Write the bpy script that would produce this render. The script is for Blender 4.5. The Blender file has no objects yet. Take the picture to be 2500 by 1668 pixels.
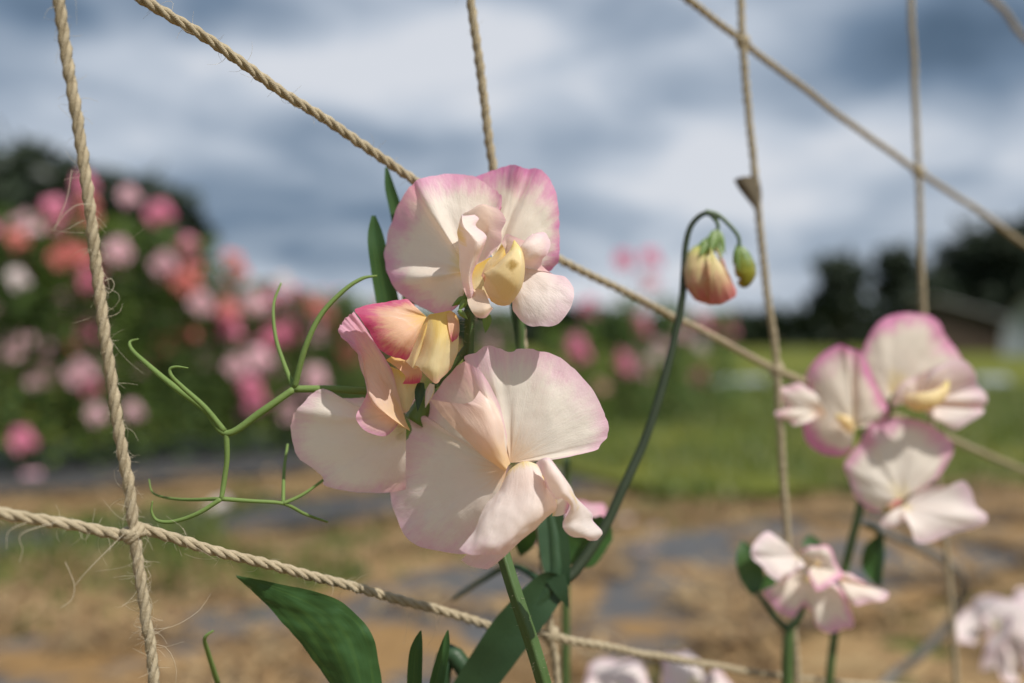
import bpy, math, random
import numpy as np
from mathutils import Vector, Matrix, noise as mnoise
R = random.Random(7)
rad = math.radians
SC = bpy.context.scene
COL = SC.collection

# ------------------------------------------------------------------ camera
H = 0.45                      # camera height above the ground
FPX = 2500 * 35 / 36.0        # focal length in photo pixels (2500 px wide)
FOC = 0.25                    # focus distance
cam_d = bpy.data.cameras.new('camera'); cam = bpy.data.objects.new('camera', cam_d); COL.objects.link(cam)
cam.location = (0, 0, H); cam.rotation_euler = (rad(90), 0, 0)
cam_d.lens = 35; cam_d.sensor_width = 36; cam_d.clip_start = 0.01; cam_d.clip_end = 3000
cam_d.dof.use_dof = True; cam_d.dof.focus_distance = FOC; cam_d.dof.aperture_fstop = 5.6
SC.camera = cam
SC.view_settings.view_transform = 'Standard'; SC.view_settings.look = 'None'
SC.view_settings.exposure = 0.0; SC.view_settings.gamma = 1.0
SC.render.engine = 'CYCLES'
SC.cycles.use_denoising = True
SC.cycles.max_bounces = 10; SC.cycles.transmission_bounces = 8; SC.cycles.transparent_max_bounces = 8

# ------------------------------------------------------------------ world: broken cloud over a pale blue sky
TO_SUN = Vector((0.45, -0.38, 0.81)).normalized()
SUN_EL = math.asin(TO_SUN.z); SUN_ROT = math.atan2(TO_SUN.x, TO_SUN.y)
world = bpy.data.worlds.new('World'); SC.world = world; world.use_nodes = True
WN = world.node_tree.nodes; WL = world.node_tree.links
for n in list(WN): WN.remove(n)

def nd(N, typ, **kw):
    n = N.new(typ)
    for k, v in kw.items(): setattr(n, k, v)
    return n
def mth(N, L, op, a, b=None, c=None, clamp=False):
    n = N.new('ShaderNodeMath'); n.operation = op; n.use_clamp = clamp
    for i, s in enumerate((a, b, c)):
        if s is None: continue
        if isinstance(s, (int, float)): n.inputs[i].default_value = s
        else: L.new(s, n.inputs[i])
    return n.outputs[0]
def ramp(N, L, fac, stops, interp='LINEAR'):
    n = N.new('ShaderNodeValToRGB'); e = n.color_ramp.elements
    n.color_ramp.interpolation = interp
    while len(e) < len(stops): e.new(0.5)
    for i, (p, c) in enumerate(stops):
        e[i].position = p; e[i].color = (*c, 1) if len(c) == 3 else c
    if fac is not None: L.new(fac, n.inputs[0])
    return n.outputs[0]
def mixc(N, L, fac, a, b, typ='MIX'):
    n = N.new('ShaderNodeMix'); n.data_type = 'RGBA'; n.blend_type = typ
    for s, i in ((fac, 0), (a, 6), (b, 7)):
        if isinstance(s, (int, float)): n.inputs[i].default_value = s
        elif isinstance(s, tuple): n.inputs[i].default_value = (*s, 1)
        else: L.new(s, n.inputs[i])
    return n.outputs[2]

tc = nd(WN, 'ShaderNodeTexCoord'); sep = nd(WN, 'ShaderNodeSeparateXYZ'); WL.new(tc.outputs['Generated'], sep.inputs[0])
X, Y, Z = sep.outputs
sky = nd(WN, 'ShaderNodeTexSky'); sky.sky_type = 'NISHITA'; sky.sun_disc = False
sky.sun_elevation = SUN_EL; sky.sun_rotation = SUN_ROT; sky.air_density = 1.2; sky.dust_density = 2.0
# cloud layer: direction projected on a high flat deck, so clouds flatten towards the horizon
zz = mth(WN, WL, 'ADD', mth(WN, WL, 'MAXIMUM', Z, 0.0), 0.22)
cx = mth(WN, WL, 'DIVIDE', X, zz); cy = mth(WN, WL, 'DIVIDE', Y, zz)
cmb = nd(WN, 'ShaderNodeCombineXYZ'); WL.new(cx, cmb.inputs[0]); WL.new(cy, cmb.inputs[1])
def wnoise(scale, detail, off, dist=0.0):
    mp = nd(WN, 'ShaderNodeMapping'); mp.inputs['Location'].default_value = off; WL.new(cmb.outputs[0], mp.inputs[0])
    t = nd(WN, 'ShaderNodeTexNoise'); t.inputs['Scale'].default_value = scale; t.inputs['Detail'].default_value = detail
    t.inputs['Roughness'].default_value = 0.52; t.inputs['Distortion'].default_value = dist
    WL.new(mp.outputs[0], t.inputs['Vector']); return t.outputs['Fac']
n1 = wnoise(1.0, 5, (3.1, 0.7, 0), 0.3); n2 = wnoise(3.2, 5, (8.2, 4.1, 2), 0.5)
cl = mth(WN, WL, 'ADD', mth(WN, WL, 'MULTIPLY', n1, 0.9), mth(WN, WL, 'MULTIPLY', n2, 0.75))
cl = mth(WN, WL, 'SUBTRACT', mth(WN, WL, 'MULTIPLY', cl, 1.35), 0.45)
az = mth(WN, WL, 'ARCTAN2', X, Y); el = mth(WN, WL, 'ARCSINE', Z)
ae = nd(WN, 'ShaderNodeCombineXYZ'); WL.new(az, ae.inputs[0]); WL.new(el, ae.inputs[1])
wob = nd(WN, 'ShaderNodeTexNoise'); wob.inputs['Scale'].default_value = 7; wob.inputs['Detail'].default_value = 3
WL.new(ae.outputs[0], wob.inputs['Vector'])
wv = nd(WN, 'ShaderNodeVectorMath', operation='MULTIPLY_ADD')
WL.new(wob.outputs['Color'], wv.inputs[0]); wv.inputs[1].default_value = (0.16, 0.09, 0); wv.inputs[2].default_value = (-0.08, -0.045, 0)
aew = nd(WN, 'ShaderNodeVectorMath', operation='ADD'); WL.new(ae.outputs[0], aew.inputs[0]); WL.new(wv.outputs[0], aew.inputs[1])
# single cloud masses (bright tops and dark bellies) where the sky has them: u, v, half-width, half-height in picture degrees, strength
for (u, v, su, sv, a) in [(480, 150, 330, 110, .34), (1050, 170, 330, 130, .36), (1700, 440, 330, 110, .30), (2250, 330, 260, 80, .20),
                          (2180, 110, 260, 95, -.42), (1480, 190, 130, 110, -.16), (560, 500, 300, 85, -.12), (250, -20, 520, 75, -.42), (1250, -10, 330, 50, -.26),
                          (820, 330, 240, 45, -.16), (40, 200, 130, 70, -.18), (1000, 560, 200, 60, -.12), (1150, 690, 900, 60, .22)]:
    a0 = math.atan((u - 1175) / 2285); e0 = math.atan((784 - v) / 2285 * math.cos(a0))
    s = nd(WN, 'ShaderNodeVectorMath', operation='SUBTRACT'); WL.new(aew.outputs[0], s.inputs[0]); s.inputs[1].default_value = (a0, e0, 0)
    m = nd(WN, 'ShaderNodeVectorMath', operation='MULTIPLY'); WL.new(s.outputs[0], m.inputs[0]); m.inputs[1].default_value = (2285 / su, 2285 / sv, 0)
    d = nd(WN, 'ShaderNodeVectorMath', operation='DOT_PRODUCT'); WL.new(m.outputs[0], d.inputs[0]); WL.new(m.outputs[0], d.inputs[1])
    g = mth(WN, WL, 'POWER', 2.718, mth(WN, WL, 'MULTIPLY', d.outputs['Value'], -1.0))
    cl = mth(WN, WL, 'MULTIPLY_ADD', g, a, cl)
ccol = ramp(WN, WL, cl, [(0.0, (0.085, 0.135, 0.205)), (0.30, (0.17, 0.24, 0.34)), (0.62, (0.36, 0.43, 0.53)), (0.82, (0.54, 0.60, 0.69)), (1.0, (0.70, 0.73, 0.79))])
skm = nd(WN, 'ShaderNodeVectorMath', operation='SCALE'); WL.new(sky.outputs[0], skm.inputs[0]); skm.inputs['Scale'].default_value = 0.08
wcol = mixc(WN, WL, 0.94, skm.outputs[0], ccol)
bg = nd(WN, 'ShaderNodeBackground'); WL.new(wcol, bg.inputs[0]); bg.inputs[1].default_value = 1.0
wo = nd(WN, 'ShaderNodeOutputWorld'); WL.new(bg.outputs[0], wo.inputs[0])

sun_d = bpy.data.lights.new('sun', 'SUN'); sun_d.energy = 5.0; sun_d.angle = rad(0.6); sun_d.color = (1.0, 0.955, 0.88)
sun = bpy.data.objects.new('sun', sun_d); COL.objects.link(sun)
sun.rotation_euler = TO_SUN.to_track_quat('Z', 'Y').to_euler()

# ------------------------------------------------------------------ helpers: picture point at a known distance -> world
def pt(u, v, D):              # photo pixels (2500 wide), distance along the view axis
    return Vector(((u - 1250) / FPX * D, D, H - (v - 834) / FPX * D))
K = 2500 / 2350.0
def V(u, v, D): return pt(u * K, v * K, D)        # the same in 2350-wide pixels
def zoomer(x0, y0, s):
    return lambda x, y, D: pt(x0 + x * s, y0 + y * s, D)
ZA = zoomer(880, 380, 560 / 1909.); ZB = zoomer(680, 700, 480 / 1394.); ZC = zoomer(900, 820, 620 / 1620.)
ZD = zoomer(1820, 720, 660 / 1617.); ZE = zoomer(1600, 480, 300 / 1568.); ZH = zoomer(1780, 1260, 460 / 1768.)
ZI = zoomer(560, 1380, 600 / 2350.)

WORLD_LOC = {}
def empty(name, loc, parent=None):
    o = bpy.data.objects.new(name, None); COL.objects.link(o); o.empty_display_size = 0.02
    loc = Vector(loc); WORLD_LOC[o.name] = loc.copy()
    o.location = loc - (WORLD_LOC[parent.name] if parent else Vector((0, 0, 0)))
    o.parent = parent
    return o
def tag(o, label, cat, group=None):
    o['label'] = label; o['category'] = cat
    if group: o['group'] = group
    return o
def mesh_from(name, verts, faces, mat, uvs=None, smooth=True):
    me = bpy.data.meshes.new(name)
    me.from_pydata([tuple(v) for v in verts], [], faces)
    if uvs is not None:
        uv = me.uv_layers.new(name='UVMap')
        li = np.empty(len(me.loops), dtype=np.int32); me.loops.foreach_get('vertex_index', li)
        uv.data.foreach_set('uv', np.asarray(uvs, dtype=np.float32)[li].ravel())
    if smooth: me.polygons.foreach_set('use_smooth', [True] * len(me.polygons))
    if mat:
        for m in (mat if isinstance(mat, (list, tuple)) else [mat]): me.materials.append(m)
    me.update(); return me
def obj(name, verts, faces, mat, parent=None, uvs=None, smooth=True):
    """one mesh object; vertices are given in world space"""
    if parent is not None:
        L = WORLD_LOC[parent.name]; verts = [Vector(v) - L for v in verts]
    o = bpy.data.objects.new(name, mesh_from(name, verts, faces, mat, uvs, smooth)); COL.objects.link(o)
    o.parent = parent
    if parent is not None: WORLD_LOC[o.name] = WORLD_LOC[parent.name].copy()
    else: WORLD_LOC[o.name] = Vector((0, 0, 0))
    return o

def cr(P, n):
    """Catmull-Rom through the rows of P (k x 3) -> n samples"""
    P = np.asarray(P, dtype=float); k = len(P)
    if k == 2:
        t = np.linspace(0, 1, n)[:, None]; return P[0] * (1 - t) + P[1] * t
    E = np.vstack([2 * P[0] - P[1], P, 2 * P[-1] - P[-2]])
    t = np.linspace(0, k - 1, n); i = np.minimum(t.astype(int), k - 2); f = (t - i)[:, None]
    p0, p1, p2, p3 = E[i], E[i + 1], E[i + 2], E[i + 3]
    return 0.5 * ((2 * p1) + (-p0 + p2) * f + (2 * p0 - 5 * p1 + 4 * p2 - p3) * f ** 2 + (-p0 + 3 * p1 - 3 * p2 + p3) * f ** 3)

def tube(points, radii, sides=8, n=None, cap=True):
    P = np.asarray([tuple(p) for p in points], dtype=float)
    if n is None: n = max(8, 6 * len(P))
    C = cr(P, n)
    rr = np.interp(np.linspace(0, 1, n), np.linspace(0, 1, len(radii)), radii)
    V_, F_ = [], []
    T = np.gradient(C, axis=0); T /= np.linalg.norm(T, axis=1)[:, None] + 1e-12
    a = np.array([0, 0, 1.0]) if abs(T[0][2]) < .9 else np.array([1.0, 0, 0])
    N = np.cross(T[0], a); N /= np.linalg.norm(N)
    for i in range(n):
        N = N - T[i] * N.dot(T[i]); N /= np.linalg.norm(N) + 1e-12; B = np.cross(T[i], N)
        for s in range(sides):
            an = 2 * math.pi * s / sides
            V_.append(C[i] + rr[i] * (math.cos(an) * N + math.sin(an) * B))
    for i in range(n - 1):
        for s in range(sides):
            s2 = (s + 1) % sides
            F_.append((i * sides + s, i * sides + s2, (i + 1) * sides + s2, (i + 1) * sides + s))
    if cap:
        F_.append(tuple(range(sides))[::-1]); F_.append(tuple((n - 1) * sides + s for s in range(sides)))
    return V_, F_
def join(parts):
    Vs, Fs, o = [], [], 0
    for v, f in parts:
        Vs += list(v); Fs += [tuple(i + o for i in q) for q in f]; o += len(v)
    return Vs, Fs

# ------------------------------------------------------------------ materials
def new_mat(name):
    m = bpy.data.materials.new(name); m.use_nodes = True
    N = m.node_tree.nodes; L = m.node_tree.links
    for n in list(N): N.remove(n)
    out = nd(N, 'ShaderNodeOutputMaterial'); return m, N, L, out
def texn(N, L, scale, detail=4, vec=None, rough=0.5, coord='Object'):
    t = nd(N, 'ShaderNodeTexNoise'); t.inputs['Scale'].default_value = scale; t.inputs['Detail'].default_value = detail
    t.inputs['Roughness'].default_value = rough
    if vec is None:
        c = nd(N, 'ShaderNodeTexCoord'); vec = c.outputs[coord]
    L.new(vec, t.inputs['Vector']); return t.outputs['Fac']
def sheet_shader(N, L, out, col, trans, spec=0.06, rough=0.45, bump=None, bstr=0.2, bdist=0.001, tcol=None, graze=.10):
    """thin petal or leaf: diffuse front, light coming through, faint sheen"""
    di = nd(N, 'ShaderNodeBsdfDiffuse'); tr = nd(N, 'ShaderNodeBsdfTranslucent'); gl = nd(N, 'ShaderNodeBsdfGlossy')
    L.new(col, di.inputs[0]); L.new(tcol if tcol is not None else col, tr.inputs[0]); gl.inputs['Roughness'].default_value = rough
    if bump is not None:
        b = nd(N, 'ShaderNodeBump'); b.inputs['Strength'].default_value = bstr; b.inputs['Distance'].default_value = bdist
        L.new(bump, b.inputs['Height'])
        for s in (di, tr, gl): L.new(b.outputs[0], s.inputs['Normal'])
    m1 = nd(N, 'ShaderNodeMixShader'); m1.inputs[0].default_value = trans; L.new(di.outputs[0], m1.inputs[1]); L.new(tr.outputs[0], m1.inputs[2])
    fr = nd(N, 'ShaderNodeLayerWeight'); fr.inputs[0].default_value = 0.25
    f = mth(N, L, 'MULTIPLY_ADD', fr.outputs['Fresnel'], graze, spec)
    m2 = nd(N, 'ShaderNodeMixShader'); L.new(f, m2.inputs[0]); L.new(m1.outputs[0], m2.inputs[1]); L.new(gl.outputs[0], m2.inputs[2])
    L.new(m2.outputs[0], out.inputs[0])

def petal_mat(name, body=(.93, .86, .76), edge=(.82, .36, .59), throat=(.90, .74, .30), e0=.68, e1=1.04, emax=.88, t1=.30, blotch=.30, vein=.35, trans=.50, spots=None):
    m, N, L, out = new_mat(name)
    uv = nd(N, 'ShaderNodeUVMap'); s = nd(N, 'ShaderNodeSeparateXYZ'); L.new(uv.outputs[0], s.inputs[0])
    mp = nd(N, 'ShaderNodeMapping'); mp.inputs['Scale'].default_value = (34, 3.2, 1); L.new(uv.outputs[0], mp.inputs[0])
    ve = texn(N, L, 1.0, 4, mp.outputs[0], 0.65)
    mp2 = nd(N, 'ShaderNodeMapping'); mp2.inputs['Scale'].default_value = (150, 14, 1); L.new(uv.outputs[0], mp2.inputs[0])
    vf = texn(N, L, 1.0, 3, mp2.outputs[0], 0.6)
    big = texn(N, L, 70, 4)                                   # patchy wash, object space
    fine = texn(N, L, 1900, 2)
    e = mth(N, L, 'ADD', s.outputs[1], mth(N, L, 'MULTIPLY', mth(N, L, 'SUBTRACT', ve, 0.5), vein))
    e = mth(N, L, 'ADD', e, mth(N, L, 'MULTIPLY', mth(N, L, 'SUBTRACT', big, 0.5), 0.55))
    mr = nd(N, 'ShaderNodeMapRange'); mr.interpolation_type = 'SMOOTHSTEP'; L.new(e, mr.inputs[0])
    mr.inputs[1].default_value = e0; mr.inputs[2].default_value = e1; mr.inputs[4].default_value = emax
    mt = nd(N, 'ShaderNodeMapRange'); mt.interpolation_type = 'SMOOTHSTEP'; L.new(e, mt.inputs[0])
    mt.inputs[1].default_value = t1; mt.inputs[2].default_value = -0.05; mt.inputs[3].default_value = 0; mt.inputs[4].default_value = .9
    bl = nd(N, 'ShaderNodeMapRange'); L.new(big, bl.inputs[0]); bl.inputs[1].default_value = .45; bl.inputs[2].default_value = .75; bl.inputs[4].default_value = blotch
    c = mixc(N, L, bl.outputs[0], body, (body[0] * .97, body[1] * .82, body[2] * .80))
    c = mixc(N, L, mt.outputs[0], c, throat)
    c = mixc(N, L, mr.outputs[0], c, edge)
    fl = nd(N, 'ShaderNodeMapRange'); L.new(vf, fl.inputs[0]); fl.inputs[1].default_value = .56; fl.inputs[2].default_value = .75; fl.inputs[4].default_value = .42
    c = mixc(N, L, mth(N, L, 'MULTIPLY', fl.outputs[0], mth(N, L, 'ADD', mr.outputs[0], 0.20)), c, (edge[0] * .92, edge[1] * .55, edge[2] * .75))
    if spots is not None:
        g = nd(N, 'ShaderNodeVectorMath', operation='DISTANCE'); co = nd(N, 'ShaderNodeNewGeometry')
        L.new(co.outputs['Position'], g.inputs[0]); g.inputs[1].default_value = tuple(spots[0])
        wob_ = mth(N, L, 'ADD', g.outputs['Value'], mth(N, L, 'MULTIPLY', mth(N, L, 'SUBTRACT', texn(N, L, 500, 3), .5), spots[1] * 1.6))
        sm = nd(N, 'ShaderNodeMapRange'); L.new(wob_, sm.inputs[0]); sm.inputs[1].default_value = spots[1]; sm.inputs[2].default_value = spots[1] * .35; sm.inputs[4].default_value = .9
        c = mixc(N, L, sm.outputs[0], c, spots[2])
    tc_ = mixc(N, L, 0.60, c, (1.0, .80, .66), 'MULTIPLY')
    bh = mth(N, L, 'ADD', mth(N, L, 'MULTIPLY', vf, 0.6), mth(N, L, 'MULTIPLY', fine, 0.25))
    bh = mth(N, L, 'ADD', bh, mth(N, L, 'MULTIPLY', ve, 1.2))
    sheet_shader(N, L, out, c, trans, 0.02, 0.5, bh, 0.30, 0.0006, tc_)
    return m
M = {}
M['cream'] = petal_mat('petal_cream')
M['cream_soft'] = petal_mat('petal_cream_soft', throat=(.92, .64, .40), t1=.42, blotch=.45, edge=(.83, .47, .64), e0=.60, e1=1.08, emax=.75)
M['cream_pale'] = petal_mat('petal_cream_pale', throat=(.90, .80, .48), t1=.55, blotch=.35, edge=(.82, .50, .64), e0=.74, e1=1.12, emax=.75)
M['wing'] = petal_mat('petal_wing', body=(.93, .85, .80), edge=(.82, .54, .70), e0=.62, e1=1.15, emax=.65, t1=.16)
M['orange'] = petal_mat('petal_orange', body=(.86, .55, .36), edge=(.70, .08, .24), throat=(.88, .60, .14), e0=.55, e1=.98, emax=.95, t1=.42, vein=.6)
M['peach'] = petal_mat('petal_peach', body=(.90, .66, .54), edge=(.80, .40, .60), throat=(.88, .68, .22), e0=.60, e1=1.05, t1=.35)
M['yellow'] = petal_mat('petal_yellow', body=(.86, .74, .42), edge=(.80, .36, .34), throat=(.86, .62, .12), e0=.82, e1=1.2, t1=.6)
M['blush'] = petal_mat('petal_blush', body=(.90, .73, .62), edge=(.86, .66, .68), throat=(.92, .66, .34), e0=.6, e1=1.1, emax=.6, t1=.45)
M['lip'] = petal_mat('petal_lip', body=(.91, .76, .60), edge=(.84, .46, .58), throat=(.90, .72, .40), e0=.78, e1=1.1, t1=.3)
M['pinkrim'] = petal_mat('petal_pinkrim', body=(.90, .82, .70), edge=(.78, .24, .52), e0=.66, e1=1.0, emax=.9)
KEEL_SPOT = ZA(1272, 915, FOC - .0085)
M['keel'] = petal_mat('petal_keel', body=(.88, .74, .40), edge=(.80, .70, .16), throat=(.90, .74, .50), e0=.75, e1=1.1, t1=.35, trans=.4, spots=(KEEL_SPOT, .0019, (.42, .27, .06)))

def green_mat(name, a, b, trans=.3, rough=.4, spec=.05, scale=120, stripe=None):
    m, N, L, out = new_mat(name)
    f = texn(N, L, scale, 4)
    c = mixc(N, L, f, a, b)
    if stripe:
        uv = nd(N, 'ShaderNodeUVMap'); mp = nd(N, 'ShaderNodeMapping'); mp.inputs['Scale'].default_value = (stripe, 1.5, 1); L.new(uv.outputs[0], mp.inputs[0])
        w = texn(N, L, 1.0, 3, mp.outputs[0]); mr = nd(N, 'ShaderNodeMapRange'); L.new(w, mr.inputs[0]); mr.inputs[1].default_value = .5; mr.inputs[2].default_value = .7; mr.inputs[4].default_value = .5
        c = mixc(N, L, mr.outputs[0], c, (b[0] * 1.9, b[1] * 1.5, b[2] * 1.2)); bump = w
    else: bump = texn(N, L, scale * 12, 2)
    sheet_shader(N, L, out, c, trans, spec, rough, bump, .3, .0004, mixc(N, L, .5, c, (1.0, 1.0, .35), 'MULTIPLY'))
    return m
M['stem'] = green_mat('stem_green', (.055, .10, .028), (.085, .15, .045), .12, .45, .05, 260)
M['stem_dark'] = green_mat('stem_dark_green', (.028, .065, .030), (.04, .085, .035), .15, .45, .03, 150)
M['stem_grey'] = green_mat('stem_grey_green', (.030, .044, .026), (.045, .062, .034), .1, .5, .02, 150)
M['tendril'] = green_mat('tendril_green', (.17, .26, .07), (.24, .34, .105), .35, .6, .015, 150)
M['leaf'] = green_mat('leaf_green', (.030, .080, .024), (.048, .115, .03), .22, .45, .03, 90, stripe=9)
M['sepal'] = green_mat('sepal_green', (.12, .22, .04), (.22, .34, .07), .4, .4, .04, 300)
M['bud'] = None
M['foliage'] = green_mat('foliage_green', (.085, .15, .045), (.16, .24, .075), .42, .55, .03, 9)
M['foliage_lime'] = green_mat('foliage_lime', (.13, .20, .04), (.19, .28, .06), .42, .55, .03, 9)
M['tree_dark'] = green_mat('tree_foliage', (.018, .030, .018), (.032, .048, .022), .15, .6, .02, 1.2)

def plain(name, a, b, scale, rough=.85, bump=.3, bdist=.002, spec=.3, detail=5):
    m, N, L, out = new_mat(name); p = nd(N, 'ShaderNodeBsdfPrincipled'); f = texn(N, L, scale, detail)
    L.new(mixc(N, L, f, a, b), p.inputs['Base Color']); p.inputs['Roughness'].default_value = rough
    p.inputs['Specular IOR Level'].default_value = spec
    bp = nd(N, 'ShaderNodeBump'); bp.inputs['Strength'].default_value = bump; bp.inputs['Distance'].default_value = bdist
    L.new(texn(N, L, scale * 6, 4), bp.inputs['Height']); L.new(bp.outputs[0], p.inputs['Normal']); L.new(p.outputs[0], out.inputs[0])
    return m
M['jute'] = plain('jute_twine', (.26, .21, .135), (.53, .45, .315), 520, .9, .8, .0004, .1)
M['fibre'] = plain('jute_fibre', (.42, .36, .26), (.58, .52, .40), 300, .8, .1)
M['bark'] = plain('bark', (.06, .045, .032), (.10, .08, .06), 6, .9, .6, .02)
M['roof'] = plain('shed_roof', (.30, .30, .30), (.40, .40, .40), 2, .6)
M['shed'] = plain('shed_boards', (.045, .032, .022), (.08, .055, .038), 3, .8)
M['dead'] = plain('dead_leaf', (.07, .055, .035), (.12, .095, .06), 200, .9)
M['post'] = plain('post_wood', (.22, .17, .11), (.32, .26, .18), 12, .85)
M['fleece'] = plain('fleece', (.20, .23, .25), (.30, .33, .35), 5, .7)

# ------------------------------------------------------------------ ground
def P2(q, s): # along-bed coordinate s, across-bed q -> ground x, y (beds run to the right and away)
    return (0.8 * s - 0.6 * q, 0.6 * s + 0.8 * q)
def ground_mat():
    m, N, L, out = new_mat('soil_and_meadow'); p = nd(N, 'ShaderNodeBsdfPrincipled')
    a = texn(N, L, .9, 5); b = texn(N, L, 14, 5)
    a = mth(N, L, 'ADD', mth(N, L, 'MULTIPLY', a, .5), mth(N, L, 'MULTIPLY', texn(N, L, 3.5, 4), .5)); a = mth(N, L, 'MULTIPLY_ADD', a, 2.2, -.6, clamp=True)
    c = mixc(N, L, a, (.065, .11, .012), (.20, .175, .035)); c = mixc(N, L, mth(N, L, 'MULTIPLY', b, .5), c, (.055, .07, .014))
    L.new(c, p.inputs['Base Color']); p.inputs['Roughness'].default_value = .95; p.inputs['Specular IOR Level'].default_value = .1
    bp = nd(N, 'ShaderNodeBump'); bp.inputs['Strength'].default_value = .5; bp.inputs['Distance'].default_value = .02; L.new(b, bp.inputs['Height']); L.new(bp.outputs[0], p.inputs['Normal'])
    L.new(p.outputs[0], out.inputs[0]); return m
def straw_mat():
    m, N, L, out = new_mat('straw_mulch'); p = nd(N, 'ShaderNodeBsdfPrincipled')
    a = texn(N, L, 3.2, 6, rough=.6); b = texn(N, L, 38, 5, rough=.7)
    a = mth(N, L, 'ADD', mth(N, L, 'MULTIPLY', a, .45), mth(N, L, 'MULTIPLY', texn(N, L, 11, 4, rough=.6), .55))
    c = ramp(N, L, a, [(.38, (.03, .022, .012)), (.46, (.13, .075, .03)), (.53, (.26, .155, .062)), (.62, (.36, .26, .13))])
    c = mixc(N, L, mth(N, L, 'MULTIPLY', b, .55), c, (.30, .22, .12)); c = mixc(N, L, mth(N, L, 'GREATER_THAN', texn(N, L, 4.5, 4), .58), c, (.075, .085, .018))
    L.new(c, p.inputs['Base Color']); p.inputs['Roughness'].default_value = .9; p.inputs['Specular IOR Level'].default_value = .2
    bp = nd(N, 'ShaderNodeBump'); bp.inputs['Strength'].default_value = .8; bp.inputs['Distance'].default_value = .01; L.new(b, bp.inputs['Height']); L.new(bp.outputs[0], p.inputs['Normal'])
    L.new(p.outputs[0], out.inputs[0]); return m
M['ground'] = ground_mat(); M['straw'] = straw_mat()
M['fabric'] = plain('ground_fabric', (.028, .029, .031), (.085, .083, .085), 7, .65, .5, .01, .2)
M['strawbit'] = None
def fabric_straw():
    m, N, L, out = new_mat('ground_fabric_with_straw'); p = nd(N, 'ShaderNodeBsdfPrincipled')
    a = texn(N, L, 5.0, 5, rough=.6); b = texn(N, L, 45, 4, rough=.7); k = nd(N, 'ShaderNodeMapRange'); L.new(a, k.inputs[0]); k.inputs[1].default_value = .50; k.inputs[2].default_value = .56
    f = mixc(N, L, texn(N, L, 9, 4), (.052, .052, .055), (.12, .12, .122)); st = mixc(N, L, b, (.10, .055, .02), (.36, .22, .09))
    L.new(mixc(N, L, k.outputs[0], f, st), p.inputs['Base Color']); p.inputs['Roughness'].default_value = .75; p.inputs['Specular IOR Level'].default_value = .2
    bp = nd(N, 'ShaderNodeBump'); bp.inputs['Strength'].default_value = .6; bp.inputs['Distance'].default_value = .01; L.new(b, bp.inputs['Height']); L.new(bp.outputs[0], p.inputs['Normal'])
    L.new(p.outputs[0], out.inputs[0]); return m
M['fabric_straw'] = fabric_straw()
def sheet(name, outline, z, mat, n=1):
    v = [(x, y, z) for x, y in outline]
    o = obj(name, v, [tuple(range(len(v)))], mat, smooth=False); o['kind'] = 'structure'; return o
sheet('ground', [(-900, -300), (900, -300), (900, 1500), (-900, 1500)], 0, M['ground'])
def strip(name, q0, q1, s0, s1, z, mat, wob=.05, n=60, seed=0):
    r = random.Random(seed); vs, fs = [], []
    for i in range(n + 1):
        s = s0 + (s1 - s0) * i / n
        w0 = wob * (mnoise.noise((s * 1.7, seed, 0)) + .6 * mnoise.noise((s * 6, seed, 4))); w1 = wob * (mnoise.noise((s * 1.7, seed + 9, 0)) + .6 * mnoise.noise((s * 6, seed, 8)))
        for j in range(5):
            q = (q0 + w0) + (q1 + w1 - q0 - w0) * j / 4
            x, y = P2(q, s); vs.append((x, y, z + .006 * mnoise.noise((x * 4, y * 4, seed)) + .006))
    for i in range(n):
        for j in range(4):
            a = i * 5 + j; fs.append((a, a + 5, a + 6, a + 1))
    o = obj(name, vs, fs, mat); o['kind'] = 'structure'; return o
strip('straw_path', 1.38, 2.16, -3, 6, .012, M['straw'], .06, seed=3)
strip('straw_path', 2.38, 3.05, -3, 3.0, .012, M['straw'], .06, seed=5)
strip('ground_fabric', 2.10, 2.44, -3, 2.4, .026, M['fabric'], .05, seed=8)
strip('ground_fabric', 2.98, 4.3, -4, 9, .030, M['fabric'], .05, seed=11)
strip('ground_fabric', .90, 1.50, -3, 8, .034, M['fabric_straw'], .06, seed=14)
strip('straw_path', -1.2, .95, -4, 8, .014, M['straw'], .05, seed=17)
# grass to the right of the straw
grass_out = []
for i in range(40):
    sg = 1.9 + 10 * (i / 39) ** 2; grass_out.append((1.75 - .48 * min(.9, max(0, sg - 2.05)) + .07 * mnoise.noise((i * .6, 2, 0)), sg))
gv = [(*P2(q, s), .048) for q, s in grass_out] + [(*P2(8.0, s), .048) for q, s in reversed(grass_out)] + [(*P2(2.9, 2.1), .048)]
o = obj('grass_path', gv, [tuple(range(len(gv)))], M['ground'], smooth=False); o['kind'] = 'structure'

def quad_strew(n, f, seed):
    """n small bent strips: f(r) -> (pos, direction, normal, length, width, uv-number)"""
    r = random.Random(seed); vs, fs, uv = [], [], []
    for i in range(n):
        p, d, u, L_, w, c = f(r); d = d.normalized(); sd = d.cross(u).normalized() * w; up = u * L_ * .12
        b = len(vs)
        for t, k in ((0, .5), (.5, 1), (1, .12)):
            q = p + d * L_ * t + up * math.sin(t * math.pi)
            vs += [q - sd * k, q + sd * k]; uv += [(c, t)] * 2
        fs += [(b, b + 1, b + 3, b + 2), (b + 2, b + 3, b + 5, b + 4)]
    return vs, fs, uv
def rampmat(name, stops, rough=.8, trans=0.0):
    m, N, L, out = new_mat(name); uv = nd(N, 'ShaderNodeUVMap'); s = nd(N, 'ShaderNodeSeparateXYZ'); L.new(uv.outputs[0], s.inputs[0])
    c = ramp(N, L, s.outputs[0], stops); sheet_shader(N, L, out, c, trans, .03, rough); return m
M['strawbit'] = rampmat('straw_bits', [(0, (.08, .045, .018)), (.35, (.22, .125, .05)), (.7, (.34, .225, .105)), (1, (.44, .33, .18))])
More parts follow.
